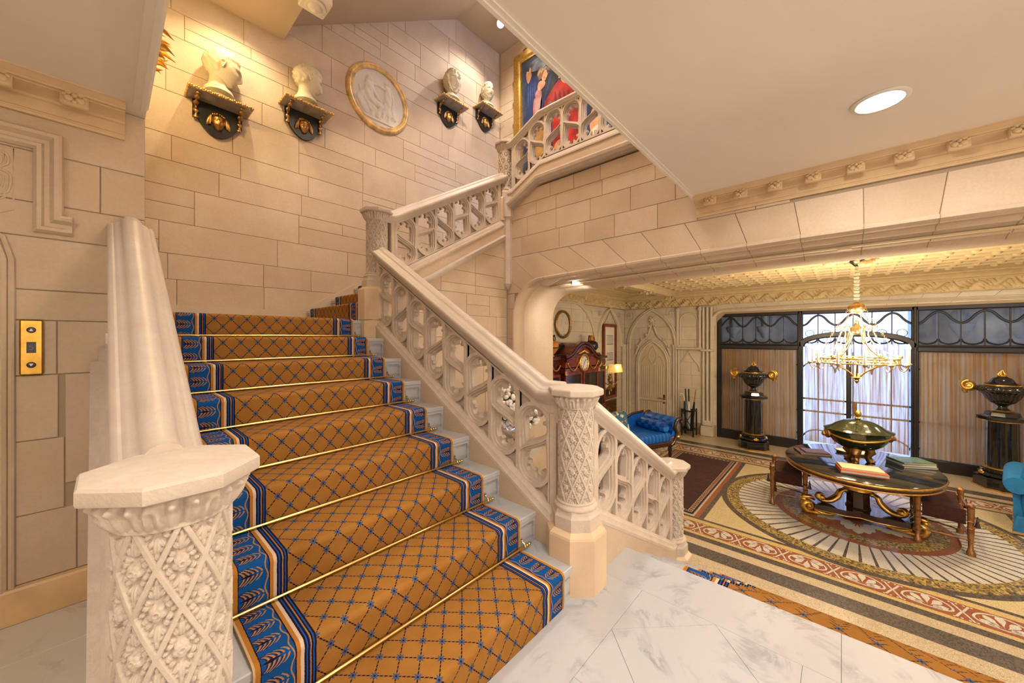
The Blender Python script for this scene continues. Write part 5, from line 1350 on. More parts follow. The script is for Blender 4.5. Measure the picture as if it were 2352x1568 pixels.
for x in (-LXc + .08, .52):
    for s in (1, -1): G().lathe([(.016, 0), (.024, .015), (.016, .03), (.020, .06), (.032, .12), (.026, .16), (.040, .20), (.030, .23), (.044, .28)], 12, (x, s * (HYc - .02), 0)).build('leg', M['walnut'], ch, smooth=50)
# patterned cushion leaning on the chaise back
M['teal_print'] = plain('teal_print', (.03, .16, .20), .7)
def patterned(name):
    m, nt, b = new_mat(name); b.inputs['Roughness'].default_value = .7
    n = noise(nt, 11, 2); a = n.gt(.56); c = noise(nt, 17, 2).gt(.60)
    nt.links.new(mixc(nt, c, mixc(nt, a, (.02, .14, .26), (.70, .62, .42)), (.75, .24, .02)), b.inputs['Base Color']); return m
M['pattern'] = patterned('patterned_cloth')
ps = cushion(-.2, .2, -.2, .2, 0, .14, .06).build('cushion', M['pattern'], smooth=60)
ps.location = (6.36, 3.12, LZ + .60); ps.rotation_euler = (math.radians(70), 0, math.radians(-30)); tag(ps, 'teal and orange patterned cushion on the blue chaise longue', 'cushion')

# ------------------------------------------------------------------ blue armchair cut by the frame
ac = thing('armchair', 'bright blue upholstered armchair with skirt and rolled arm', 'armchair', (7.15, -1.98, LZ), math.radians(78))
def sup(x0, x1, y0, y1, z0, z1, r, m, n): return cushion(x0, x1, y0, y1, z0, z1, r).build(n, M[m], ac, smooth=60)
sup(-.34, .34, -.38, .40, .24, .46, .08, 'blue_velvet', 'seat'); sup(-.42, .42, .30, .50, .10, .90, .10, 'blue_velvet', 'backrest')
for s in (1, -1):
    G().loft([[(s * .40 - .055, y, .18), (s * .40 + .055, y, .18), (s * .41 + .06, y, .42), (s * .43 + .05, y, .50), (s * .41 - .05, y, .50), (s * .40 - .055, y, .42)] for y in (-.40, .42)]).build('arm', M['blue_velvet'], ac)
    G().tube([(s * .44, y, .545) for y in (-.47, -.45, -.35, 0, .35, .48)], [.06, .085, .10, .10, .10, .09], 18).build('arm_roll', M['blue_velvet'], ac, smooth=60)
g = G(); n = 120
def skf(u, v):
    p = u * 4; k = int(p) % 4; f = p - int(p); x, y = [(-.44 + .88 * f, -.41), (.44, -.41 + .88 * f), (.44 - .88 * f, .47), (-.44, .47 - .88 * f)][k]
    w_ = .010 * math.sin(u * n * 1.3) * (1 - v); return (x * (1 + .05 * (1 - v)) + w_, y * (1 + .05 * (1 - v)) + w_, .012 + .20 * v)
G().grid(n, 4, skf, True).build('skirt', M['blue_velvet'], ac, smooth=60)
M['braid'] = plain('gold_braid', (.48, .26, .07), .7)
G().grid(n, 2, lambda u, v: tuple(a * (1.008 if i < 2 else 1) for i, a in enumerate(skf(u, .02 + .12 * v))), True).build('braid', M['braid'], ac, smooth=60)

# ------------------------------------------------------------------ bookcase
bc = thing('bookcase', 'mahogany breakfront bookcase with clock and gilt swags', 'bookcase', (6.05, 3.92, LZ))
def wing(x0, x1, yf, zb, zt, name):
    """one unit: base cupboard to zb, glazed upper part to zt, front at local y = yf"""
    g = G(); g.cbox(x0, x1, yf - .10, .24, 0, .10, .008); g.box(x0 + .01, x1 - .01, yf - .08, .24, .10, zb - .03); g.cbox(x0 - .01, x1 + .01, yf - .11, .24, zb - .03, zb, .008)
    g.build(name + '_base', M['mahogany_dark'], bc)
    g = G(); g.box(x0 + .02, x1 - .02, yf + .02, .24, zb, zt - .06); g.cbox(x0 - .01, x1 + .01, yf - .04, .24, zt - .06, zt, .012); g.cbox(x0 + .0, x1 - .0, yf - .01, .24, zt - .27, zt - .24, .006); g.build(name + '_case', M['mahogany_dark'], bc)
    return g
def swag(x0, x1, y, z, dp, n=1):
    for k in range(n):
        a = x0 + (x1 - x0) * k / n; b = x0 + (x1 - x0) * (k + 1) / n
        g = G(); m = 18; g.tube([(a + (b - a) * t, y, z - dp * math.sin(PI * t)) for t in np.linspace(0, 1, m)], [.010 + .008 * math.sin(PI * k_ / (m - 1)) for k_ in range(m)], 7); g.ball((a, y, z + .01), .02, 7, 5); g.ball((b, y, z + .01), .02, 7, 5); g.build('gilt_swag', M['gilt'], bc, smooth=60)
def glazed(x0, x1, y, z0, z1):
    d = G(); wd = .05
    d.cbox(x0, x0 + wd, y - .015, y + .02, z0, z1, .006); d.cbox(x1 - wd, x1, y - .015, y + .02, z0, z1, .006); d.cbox(x0, x1, y - .013, y + .02, z0, z0 + wd, .006); d.cbox(x0, x1, y - .013, y + .02, z1 - wd, z1, .006)
    o = d.build('door', M['mahogany'], bc); G().box(x0 + wd, x1 - wd, y + .004, y + .010, z0 + wd, z1 - wd).build('pane', M['glass_dark'], o)
wing(-1.20, -.60, -.20, .72, 1.86, 'wing'); wing(.60, 1.06, -.20, .72, 1.82, 'wing'); wing(-.60, .60, -.28, .74, 1.90, 'centre')
for x0, x1, y in ((-.585, -.02, -.275), (.02, .585, -.275), (-1.18, -.62, -.195), (.62, 1.04, -.195)): glazed(x0, x1, y, .76, 1.56 if y < -.25 else 1.54)
for x0, x1, y in ((-.585, -.01, -.365), (.01, .585, -.365), (-1.18, -.62, -.285), (.62, 1.04, -.285)):
    o = G().cbox(x0, x1, y, y + .03, .14, .50, .01).build('cupboard_door', M['mahogany'], bc); G().cbox(x0 + .07, x1 - .07, y - .008, y + .01, .20, .44, .008).build('panel', M['mahogany_dark'], o); G().ball(((x0 + x1) / 2 + .2, y - .012, .36), .018, 8, 6).build('knob', M['brass'], o, smooth=60)
    o = G().cbox(x0, x1, y, y + .03, .53, .68, .01).build('drawer', M['mahogany'], bc); G().ball(((x0 + x1) / 2, y - .012, .605), .02, 8, 6).build('knob', M['brass'], o, smooth=60)
# arched pediment with the clock
pts = [(-.60, 1.56)] + [(-.60, 1.80)] + cat([(-.60, 1.84), (-.42, 1.90), (-.20, 2.05), (0, 2.10), (.20, 2.05), (.42, 1.90), (.60, 1.84)], 5) + [(.60, 1.56)]
G().prism([ccw(pts)], lambda u, v, t: (u, t, v), -.29, .20).build('pediment', M['mahogany'], bc)
for o_ in (.0, -.06):
    G().tube([(x, -.31, z + o_) for x, z in cat([(-.62, 1.84), (-.42, 1.90), (-.20, 2.05), (0, 2.10), (.20, 2.05), (.42, 1.90), (.62, 1.84)], 6)], .028, 8).build('cornice', M['mahogany_dark'], bc, smooth=50)
g = G(); [g.ball((.035 * k, -.30, 1.945 - .010 * abs(k)), .032 - .003 * abs(k), 8, 6) for k in range(-5, 6)]; g.build('gilt_mount', M['gilt'], bc, smooth=60)
ck = G().tube([(.15 * math.cos(a), -.305, 1.72 + .15 * math.sin(a)) for a in np.linspace(0, 2 * PI, 33)[:-1]], .025, 8, closed=True).build('clock', M['gilt'], bc, smooth=60)
fc = G(); fc.prism([ccw([(.145 * math.cos(a), 1.72 + .145 * math.sin(a)) for a in np.linspace(0, 2 * PI, 33)[:-1]])], lambda u, v, t: (u, t, v), -.312, -.30); fc.build('dial', M['white'], ck)
g = G()
for k in range(12): a = k * PI / 6; g.prism([ccw([(.115 * math.cos(a) + dx * .006, 1.72 + .115 * math.sin(a) + dz * .012) for dx, dz in ((-1, -1), (1, -1), (1, 1), (-1, 1))])], lambda u, v, t: (u, t, v), -.314, -.312)
g.tube([(0, -.315, 1.72), (.05, -.315, 1.79)], .005, 5); g.tube([(0, -.315, 1.72), (-.055, -.315, 1.63)], .004, 5); g.build('hands_and_numerals', M['black'], ck)
swag(-.54, -.18, -.30, 1.72, .13); swag(.18, .54, -.30, 1.72, .13); swag(-1.14, -.66, -.215, 1.68, .07, 2); swag(.66, 1.02, -.215, 1.68, .07, 2)
for x, y in ((-1.19, -.21), (-.59, -.30), (.59, -.30), (1.05, -.21)): G().cbox(x - .03, x + .03, y - .012, y + .02, 1.52, 1.60, .006).build('gilt_capital', M['gilt'], bc)
def ornament(label, cat_, name, x, z, prof, mat): o = G().lathe(prof, 14, (0, 0, 0)).build(name, M[mat], smooth=50); o.location = (6.05 + x, 3.92 - .21, LZ + z); tag(o, label, cat_)
# vases on top
def amphora(label, loc, mats, s=1.0):
    t = thing('amphora', label, 'vase', loc, 0, 'painted vases on the bookcase')
    G().lathe([(.05 * s, 0), (.055 * s, .01 * s), (.03 * s, .03 * s), (.06 * s, .06 * s), (.12 * s, .14 * s), (.135 * s, .20 * s), (.12 * s, .26 * s), (.06 * s, .30 * s)], 24).build('body', M[mats[0]], t, smooth=50)
    G().lathe([(.062 * s, .296 * s), (.045 * s, .32 * s), (.04 * s, .36 * s), (.06 * s, .385 * s), (.07 * s, .40 * s), (.05 * s, .405 * s)], 20).build('neck', M[mats[1]], t, smooth=50)
    G().lathe([(.138 * s, .155 * s), (.140 * s, .165 * s), (.138 * s, .175 * s)], 24).build('band', M['black'], t)
    for q in (1, -1): G().tube(cat([(q * .055 * s, 0, .375 * s), (q * .10 * s, 0, .37 * s), (q * .115 * s, 0, .31 * s), (q * .10 * s, 0, .27 * s)], 5), .011 * s, 7).build('handle', M['black'], t, smooth=60)
    return t
amphora('orange painted vase with black neck on the low end of the bookcase', (5.27, 3.80, LZ + 1.86), ('terracotta', 'black'), .95)
amphora('orange and black vase on the bookcase beside the clock pediment', (6.86, 3.92, LZ + 1.82), ('black', 'terracotta'), 1.05)
o = G().cbox(-.22, .22, -.12, .12, 0, .17, .01).build('speaker_box', M['black']); o.location = (5.62, 4.02, LZ + 1.90); tag(o, 'black box on the bookcase behind the pediment', 'box')
# ------------------------------------------------------------------ things on the end wall
ov = thing('wall_plaque', 'small oval white relief in a dark frame above the bookcase', 'plaque', (6.18, EY, 1.64))
G().tube([(.255 * math.cos(a), -.03, .26 * math.sin(a)) for a in np.linspace(0, 2 * PI, 49)[:-1]], .028, 10, closed=True).build('frame', M['gilt_dark'], ov, smooth=60)
OVC = [(.02, .16, .03, .165, .045, .03), (.02, .10, -.01, -.02, .055, .03), (-.01, -.02, -.03, -.14, .045, .028), (-.03, -.14, -.02, -.21, .02, .02), (.05, .10, .12, .02, .02, .02), (-.03, .10, -.11, .14, .02, .02), (-.11, .14, -.13, .02, .05, .02), (.10, .16, .14, .05, .05, .018), (.04, -.04, .07, -.18, .03, .02), (-.10, -.17, .10, -.19, .02, .02)]
def ovf(u, v):
    a_ = 2 * PI * u; x, z = .25 * v * math.cos(a_), .255 * v * math.sin(a_); h = 0.0
    for x0, z0, x1, z1, rad, ht in OVC:
        dx, dz = x1 - x0, z1 - z0; q = max(0, min(1, ((x - x0) * dx + (z - z0) * dz) / (dx * dx + dz * dz))); d = math.hypot(x - x0 - dx * q, z - z0 - dz * q) / rad
        if d < 1: h = max(h, ht * math.sqrt(1 - d * d))
    return (x, -.012 - h, z)
G().grid(96, 40, ovf, True).build('relief', M['relief'], ov, smooth=80, fix=False)
pr = thing('framed_print', 'tall red framed print hanging beside the bookcase', 'picture', (8.15, EY - .03, .80))
hw, hh = .33, .90
g = G(); g.sweep([(-hw, 0, -hh), (hw, 0, -hh), (hw, 0, hh), (-hw, 0, hh)], [(0, 0), (0, .035), (.03, .045), (.075, .03), (.08, .01), (.08, 0)], (0, -1, 0), closed=True); g.build('frame', M['mahogany'], pr, smooth=30)
for z0, z1 in ((-.12, .84), (-.62, -.18), (-.84, -.66)): G().box(-.24, .24, -.012, -.004, z0, z1).build('mount', M['white'] if z1 > -.6 else M['black'], pr)
for z in (-.15, -.64): G().box(-.25, .25, -.02, -.004, z - .02, z + .02).build('gilt_bar', M['gilt'], pr)
g = G()
for zc, hgt in ((.52, .20), (.12, .16), (-.40, .16)):
    for k in range(7): g.box(-.14 + .046 * k, -.125 + .046 * k, -.014, -.011, zc - hgt / 2, zc + hgt / 2)
    g.box(-.16, .16, -.014, -.011, zc + hgt / 2, zc + hgt / 2 + .012); g.box(-.16, .16, -.014, -.011, zc - hgt / 2 - .02, zc - hgt / 2)
g.build('engraving', plain('print_grey', (.25, .25, .23), .8), pr)
G().tube([(-.30, -.02, .90), (0, -.02, 1.22), (.30, -.02, .90)], .006, 5).build('chain', M['black'], pr)
sn = thing('wall_sconce', 'gilt wall light with pleated gold shades beside the bookcase', 'wall light', (7.55, 3.80, .66))
for k, x in enumerate((-.10, .08)):
    s_ = G(); s_.lathe([(.10, 0), (.066, .17)], 28, (x, -.06 - .05 * k, -.05), mod=lambda a, z: 1 + .04 * math.cos(a * 14)); s_.build('shade', plain('gold_shade', (.62, .36, .06), .6, emit=((1.0, .58, .14), .45)), sn, smooth=30)
    G().tube(cat([(0, .2, -.30), (x * .3, .0, -.36), (x, -.06 - .05 * k, -.22), (x, -.06 - .05 * k, -.06)], 5), .012, 7).build('arm', M['gilt'], sn, smooth=60)
g = G(); rnd = random.Random(4)
for k in range(16): g.ball((rnd.uniform(-.05, .05), rnd.uniform(.0, .1), rnd.uniform(-.55, -.12)), rnd.uniform(.018, .035), 7, 5)
g.tube([(0, .05, -.1), (.02, .08, -.3), (0, .06, -.56)], .014, 6); g.build('backplate', M['gilt_dark'], sn, smooth=60)
lamp('sconce_lamp', 'POINT', (7.50, 3.66, .72), 6, AMBER, .05)
vg = thing('vent_grille', 'pierced brass vent grille low on the wall beside the bookcase', 'grille', (8.25, EY - .012, -.30))
frame = G(); frame.box(-.30, .30, -.012, .0, -.16, -.14); frame.box(-.30, .30, -.012, 0, .14, .16); frame.box(-.30, -.28, -.012, 0, -.16, .16); frame.box(.28, .30, -.012, 0, -.16, .16); frame.build('frame', M['gilt_dark'], vg)
g = G(); [g.tube([(-.28, -.006, z), (.28, -.006, z)], .008, 5) for z in np.linspace(-.12, .12, 7)]; [g.tube([(x, -.006, -.14), (x, -.006, .14)], .008, 5) for x in np.linspace(-.26, .26, 11)]; g.build('lattice', M['gilt_dark'], vg); G().box(-.29, .29, -.002, 0.0, -.15, .15).build('backing', M['black'], vg)

# ------------------------------------------------------------------ chandelier
cz = 0.0
cd = thing('chandelier', 'gilt ring chandelier with candle lamps over the oval table', 'chandelier', (LC[0], LC[1], 1.06))
Rg = .37
for z, r in ((0, .010), (.06, .010)): G().tube([(Rg * math.cos(a), Rg * math.sin(a), z) for a in np.linspace(0, 2 * PI, 49)[:-1]], r, 8, closed=True).build('ring', M['pale_brass'], cd, smooth=60)
g = G()
for k in range(40):
    a = 2 * PI * k / 40; g.tube([(Rg * math.cos(a + .055 * math.cos(t)), Rg * math.sin(a + .055 * math.cos(t)), .03 + .024 * math.sin(t)) for t in np.linspace(0, 2 * PI, 9)[:-1]], .005, 5, closed=True)
g.build('fretwork', M['pale_brass'], cd, smooth=60)
M['flame'] = plain('lit_bulb', (1, .9, .7), .3, emit=((1.0, .84, .58), 60))
can = G().lathe([(.013, 0), (.013, .15), (.009, .155)], 12).mesh('candle', M['candle'], 40)
cup = G().lathe([(.006, -.03), (.02, -.012), (.030, -.002), (.028, .004), (.012, .006)], 14).mesh('drip_pan', M['pale_brass'], 50)
blb = G().lathe([(.006, 0), (.013, .012), (.017, .030), (.011, .052), (.003, .072), (.001, .078)], 12).mesh('bulb', M['flame'], 70)
for k in range(12):
    a = 2 * PI * k / 12 + .13; r = .445
    x, y = r * math.cos(a), r * math.sin(a); c_ = link('candle', can, cd, (x, y, .0)); link('drip_pan', cup, cd, (x, y, 0)); link('bulb', blb, c_, (0, 0, .155))
    pts = cat([(Rg, -.005), (.385, -.06), (.42, -.075), (.445, -.03)], 5); G().tube([(q * math.cos(a), q * math.sin(a), z) for q, z in pts], .006, 6).build('arm', M['pale_brass'], cd, smooth=60)
for k in range(6):
    a = k * PI / 3 + .4; c_, s_ = math.cos(a), math.sin(a)
    pts = [(Rg, .06), (.30, .10), (.20, .17), (.13, .27), (.10, .36), (.12, .42)] ; sp = [(.155 + .0 + x, .42 + z) for x, z in spiral(0, 0, .035, .006, PI, -1.3, 18)]
    pts = cat(pts, 4) + sp; G().tube([(q * c_, q * s_, z) for q, z in pts], .0075, 7).build('scroll', M['pale_brass'], cd, smooth=60)
    g = G(); p0 = Vector((Rg * math.cos(a + .3), Rg * math.sin(a + .3), .07)); p1 = Vector((.075 * math.cos(a + .3), .075 * math.sin(a + .3), .66)); m = 20
    for j in range(m): q = p0.lerp(p1, (j + .5) / m); g.tube([tuple(q + Vector((0, 0, .016 * math.cos(t))) + (Vector((c_, s_, 0)) if j % 2 else Vector((-s_, c_, 0))) * .007 * math.sin(t)) for t in np.linspace(0, 2 * PI, 9)[:-1]], .0028, 4, closed=True)
    g.build('chain', M['pale_brass'], cd)
    G().ball((Rg * c_, Rg * s_, .085), .022, 8, 6).build('knop', M['pale_brass'], cd, smooth=60)
G().lathe([(.03, .34), (.06, .36), (.062, .42), (.04, .44), (.02, .48), (.026, .50), (.01, .52)], 18).build('inner_vase', M['pale_brass'], cd, smooth=50)
G().lathe([(.005, .60), (.05, .61), (.078, .645), (.084, .665), (.078, .68)], 24).build('crown_lower', M['pale_brass'], cd, smooth=50)
G().lathe([(.084, .672), (.082, .69), (.06, .715), (.02, .73), (.006, .735)], 24).build('crown', M['gilt_dark'], cd, smooth=50)
g = G()
for j in range(34):
    z = .73 + .47 * j / 33; g.lathe([(.012, z - .008), (.026 + .006 * math.sin(j * 2.1), z), (.014, z + .009)], 10)
g.build('chain_sleeve', M['candle'], cd, smooth=60)
G().lathe([(.004, 1.175), (.02, 1.18), (.05, 1.215), (.075, 1.24), (.08, 1.25), (.02, 1.25)], 20).build('canopy', M['iron'], cd, smooth=50)
G().tube([(0, 0, 1.25), (0, 0, 1.34)], .012, 8).build('hanger', M['iron'], cd)
for k in range(6):
    a = k * PI / 3; pts = cat([(Rg, 0), (.24, -.02), (.10, -.10), (.035, -.17)], 5); G().tube([(q * math.cos(a), q * math.sin(a), z) for q, z in pts], .008, 6).build('under_arm', M['gilt_dark'], cd, smooth=60)
G().lathe([(.03, -.13), (.04, -.16), (.055, -.18), (.03, -.19), (.018, -.205), (.024, -.22), (.012, -.24), (.001, -.255)], 14).build('drop_finial', M['gilt_dark'], cd, smooth=50)
for k in range(4): lamp('chandelier_lamp', 'POINT', (LC[0] + .445 * math.cos(k * PI / 2 + .4), LC[1] + .445 * math.sin(k * PI / 2 + .4), 1.30), 34, (1.0, .78, .50), .06)
# ------------------------------------------------------------------ heads
def head_geom(hair='short', beard=False, female=False, seed=0, nu=96, nv=72, mask=False):
    """a head about .30 tall looking along +x: radial surface over an egg, features as soft bumps"""
    rnd = np.random.default_rng(seed)
    g = G(); vs = []
    def bumpf(p, c, s, h): return h * math.exp(-sum(((p[i] - c[i]) / s[i]) ** 2 for i in range(3)))
    for j in range(nv):
        ph = -PI / 2 + PI * j / (nv - 1)
        for i in range(nu):
            th = 2 * PI * i / nu
            d = (math.cos(ph) * math.cos(th), math.cos(ph) * math.sin(th), math.sin(ph))
            x, y, z = d[0] * .118, d[1] * .088, d[2] * .150
            # skull back, jaw taper
            if z < 0: k = -z / .15; y *= 1 - .30 * k ** 1.4; x *= (1 - .10 * k) if x > 0 else (1 - .42 * k)
            if x < 0 and z > -.03: x *= 1.08
            f = max(0, d[0]); p = (x, y, z); r = 1.0; a = 0.0
            fx = 0.0
            if x > .02:
                fx += bumpf((0, y, z), (0, 0, -.030), (1, .013, .026), .021)          # nose
                fx += bumpf((0, y, z), (0, 0, -.046), (1, .017, .011), .009)          # nose tip, wings
                fx += bumpf((0, y, z), (0, 0, .012), (1, .011, .025), .010)           # bridge
                for s in (1, -1):
                    fx += bumpf((0, y, z), (0, s * .034, .010), (1, .020, .012), -.017)    # sockets
                    fx += bumpf((0, y, z), (0, s * .034, .007), (1, .012, .0075), .011)    # eyeballs
                    fx += bumpf((0, y, z), (0, s * .036, .030), (1, .026, .007), .008)     # brows
                    fx += bumpf((0, y, z), (0, s * .050, -.035), (1, .020, .022), .006)    # cheeks
                fx += bumpf((0, y, z), (0, 0, -.073), (1, .022, .005), .009) + bumpf((0, y, z), (0, 0, -.087), (1, .018, .0055), .009) - bumpf((0, y, z), (0, 0, -.080), (1, .026, .003), .006)
                fx += bumpf((0, y, z), (0, 0, -.118), (1, .024, .016), .014)          # chin
                fx += bumpf((0, y, z), (0, 0, -.100), (1, .020, .006), -.006)
            x += 1.12 * fx * min(1, max(0, (d[0] - .1) * 2))
            # hair
            line = .062 + .018 * math.cos(th * 1) - (.07 if d[0] < .15 else 0) - (.05 if d[0] < -.2 else 0)
            if female: line -= .03 if abs(d[1]) > .45 else 0
            hz = 1 / (1 + math.exp(-(z - line) / .004))
            if beard and x > -.02 and z < -.055 and not (abs(y) < .024 and -.095 < z < -.066): hz = max(hz, .8)
            if female and d[0] < .45 and z > -.14: hz = max(hz, 1.0)
            t = .010 if hair == 'short' else .014
            if female: t = .026 if abs(d[1]) > .3 or d[0] < .2 else .016
            curl = (.008 if hair == 'curly' or beard else .0045) * (math.sin(th * 17 + z * 160 + 2 * math.sin(z * 70)) * math.sin(z * 130 + th * 5))
            q = hz * (t + curl)
            n = Vector(d); x += n.x * q; y += n.y * q; z += n.z * q
            vs.append((x, y, z))
    fs = [(j * nu + i, j * nu + (i + 1) % nu, (j + 1) * nu + (i + 1) % nu, (j + 1) * nu + i) for j in range(nv - 1) for i in range(nu)]
    g.add(vs, fs); return g
def bust(label, loc, rz, pitch, s, **kw):
    t = thing('bust', label, 'bust', loc, rz, 'plaster busts on wall brackets')
    h = head_geom(**kw); h.xf(Matrix.Translation((.02 * s, 0, .300 * s)) @ Matrix.Rotation(pitch, 4, 'Y') @ Matrix.Scale(s * 1.10, 4)); h.build('head', M['plaster_cast'], t, smooth=80, fix=False)
    g = G(); rings = []
    for z, rx, ry, cx in ((.0, .085, .095, 0), (.03, .08, .088, 0), (.035, .062, .066, -.005), (.05, .112, .130, -.005), (.085, .105, .120, -.01), (.115, .078, .080, -.015), (.16, .064, .062, -.015), (.22, .062, .058, -.012), (.28, .06, .055, -.008)):
        rings.append([((cx + rx * math.cos(a)) * s, ry * math.sin(a) * s, z * s) for a in np.linspace(0, 2 * PI, 33)[:-1]])
    g.loft(rings); g.build('neck', M['plaster_cast'], t, smooth=60)
    if not kw.get('female'):
        for q in (1, -1):
            e = G(); e.tube([(x, q * .098, z) for x, z in cat([(.0, -.035), (-.014, -.01), (-.020, .015), (-.004, .028), (.010, .018), (.006, -.005), (-.002, -.03)], 4)], .0065, 7); e.ball((-.004, q * .093, -.002), .014, 8, 6, 1, .6); e.xf(Matrix.Translation((.02 * s, 0, .300 * s)) @ Matrix.Rotation(pitch, 4, 'Y') @ Matrix.Scale(s * 1.10, 4)); e.build('ear', M['plaster_cast'], t, smooth=60)
    return t
# ------------------------------------------------------------------ brackets (shelves)
mask_g = head_geom(seed=3, nu=48, nv=40); mask_me = mask_g.mesh('mask_head', M['gilt_dark'], 80, fix=False)
M['shelf_under'] = plain('worn_grey_marble', (.42, .36, .29), .4, var=.45, scale=7)
def bracket(label, xc, zt, sc=1.0, wd=.53, dp=.26):
    t = thing('wall_bracket', label, 'bracket', (xc, 5.05, zt), 0, 'ebonised wall brackets')
    hw = wd / 2
    G().box(-hw, hw, -dp, -.002, -.022, 0).build('shelf', M['shelf_under'], t)
    g = G()
    for a, b in (((-hw, -dp), (hw, -dp)), ((-hw, -.004), (-hw, -dp)), ((hw, -dp), (hw, -.004))):
        n = int(math.hypot(b[0] - a[0], b[1] - a[1]) / .018)
        for k in range(n + 1):
            q = k / n; g.ball((a[0] + (b[0] - a[0]) * q, a[1] + (b[1] - a[1]) * q, -.010 + .006 * math.sin(k * 2.3)), .0125, 6, 4)
    g.build('gilt_edge', M['gilt'], t, smooth=60)
    pl = [(-hw * .80, -.024), (-hw * .80, -.20), (-hw * .66, -.205)] + [(-hw * .62 + hw * .62 * 2 * q, -.22 - .135 * math.sin(PI * q) ** .8) for q in np.linspace(0, 1, 17)] + [(hw * .66, -.205), (hw * .80, -.20), (hw * .80, -.024)]
    G().prism([ccw(pl)], lambda u, v, q: (u, q, v), -.035, -.004).build('back_plate', M['ebony'], t)
    for s in (1, -1):
        pts = cat([(-.215, -.035), (-.17, -.03), (-.13, -.055), (-.075, -.07), (-.05, -.12), (-.055, -.17), (-.042, -.215)], 5)
        G().tube([(s * hw * .70, y, z) for y, z in pts], [.012 + .006 * math.sin(k * .9) for k in range(len(pts))], 8, flat=1.5).build('scroll', M['gilt_dark'], t, smooth=60)
    m = link('mask', mask_me, t, (0, -.045, -.205), (0, math.radians(8), -PI / 2)); m.scale = (.42, .62, .56)
    g = G()
    for k in range(7):
        for s in (1, -1):
            a = PI / 2 - s * (.15 + k * .22); r = .082; x, z = r * math.cos(a) * 1.05, -.20 + r * math.sin(a) * 1.05
            if k < 3: g.ball((x, -.055, z), .016, 6, 5)
            else: g.tube([(x, -.05, z), (x * 1.1, -.055, z - .035), (x * 1.12, -.045, z - .075 + .012 * (k - 5))], [.012, .011, .006], 6)
    g.build('mask_hair', M['gilt_dark'], t, smooth=60)
    return t
SH = [(.815, 3.885, 'beside the lift wall'), (1.665, 4.21, 'second from the lift wall'), (3.935, 5.345, 'third from the lift wall'), (4.80, 5.63, 'beside the painting')]
for x, z, l in SH: bracket('ebonised bracket with gilt mask, %s' % l, x, z)
bust('short haired plaster bust on the bracket nearest the lift wall', (.815, 4.93, 3.885), -.10, math.radians(9), 1.18, hair='short', seed=1)
bust('curly haired plaster bust beside the round relief', (1.665, 4.93, 4.21), -.05, math.radians(10), 1.14, hair='curly', seed=2)
bust('long haired female plaster bust beyond the round relief', (3.92, 4.91, 5.345), -PI / 2 - .15, math.radians(2), 1.12, hair='curly', female=True, seed=3)
bust('bearded plaster bust on the bracket nearest the painting', (4.76, 4.91, 5.63), -PI / 2 - .25, math.radians(2), 1.0, hair='curly', beard=True, seed=4)
# ------------------------------------------------------------------ round relief
rl = thing('relief_plaque', 'large round white relief of two figures in a yellow marble ring', 'plaque', (2.685, 5.05, 4.865))
RR = .485
g = G(); pr_ = [(.40, 0), (.395, .03), (.405, .045), (.43, .04), (.44, .05), (.455, .052), (.472, .04), (.485, .02), (.485, 0)]
g.loft([[(r * math.cos(a), -d, r * math.sin(a)) for r, d in pr_] for a in np.linspace(0, 2 * PI, 97)], closed=False, caps=False); g.build('marble_ring', M['siena'], rl, smooth=40)
CAP = [  # seated figure on the left, standing figure on the right: capsules (x0, z0, x1, z1, radius, height)
    (-.155, .215, -.150, .220, .050, .030), (-.155, .155, -.165, .03, .070, .026), (-.165, .03, -.15, -.06, .075, .028), (-.13, .12, -.04, .02, .028, .024), (-.04, .02, .02, -.03, .022, .020),
    (-.16, -.07, .03, -.10, .055, .030), (.03, -.10, -.02, -.27, .038, .026), (-.02, -.27, .03, -.29, .022, .018), (-.20, -.08, -.08, -.20, .060, .020), (-.08, -.20, -.11, -.29, .034, .020), (-.24, -.02, -.30, -.12, .05, .014), (-.28, -.10, -.22, -.22, .06, .016),
    (.125, .275, .128, .278, .046, .030), (.13, .20, .14, .06, .060, .026), (.14, .06, .13, -.05, .060, .024), (.13, -.05, .16, -.18, .045, .024), (.16, -.18, .15, -.30, .028, .020), (.10, -.05, .08, -.18, .040, .022), (.08, -.18, .06, -.30, .026, .020),
    (.09, .18, -.02, .19, .022, .020), (-.02, .19, -.09, .17, .018, .016), (.18, .19, .22, .06, .024, .020), (.22, .06, .20, -.04, .020, .018), (.19, .10, .23, -.16, .035, .012), (.22, -.10, .24, -.20, .03, .014), (-.30, .06, -.27, -.06, .012, .012)]
def relf(u, v):
    a = 2 * PI * u; r = .40 * v; x, z = r * math.cos(a), r * math.sin(a); h = 0.0
    for x0, z0, x1, z1, rad, ht in CAP:
        dx, dz = x1 - x0, z1 - z0; L = dx * dx + dz * dz; t = max(0, min(1, ((x - x0) * dx + (z - z0) * dz) / L)) if L > 0 else 0
        d = math.hypot(x - x0 - dx * t, z - z0 - dz * t) / rad
        if d < 1: h = max(h, ht * math.sqrt(1 - d * d) * (1 + .10 * math.sin(60 * x + 40 * z)))
    if -.335 < z < -.305 and abs(x) < .26: h = max(h, .016)
    return (x, -.012 - h, z)
G().grid(160, 70, relf, True).build('relief', M['relief'], rl, smooth=80, fix=False)
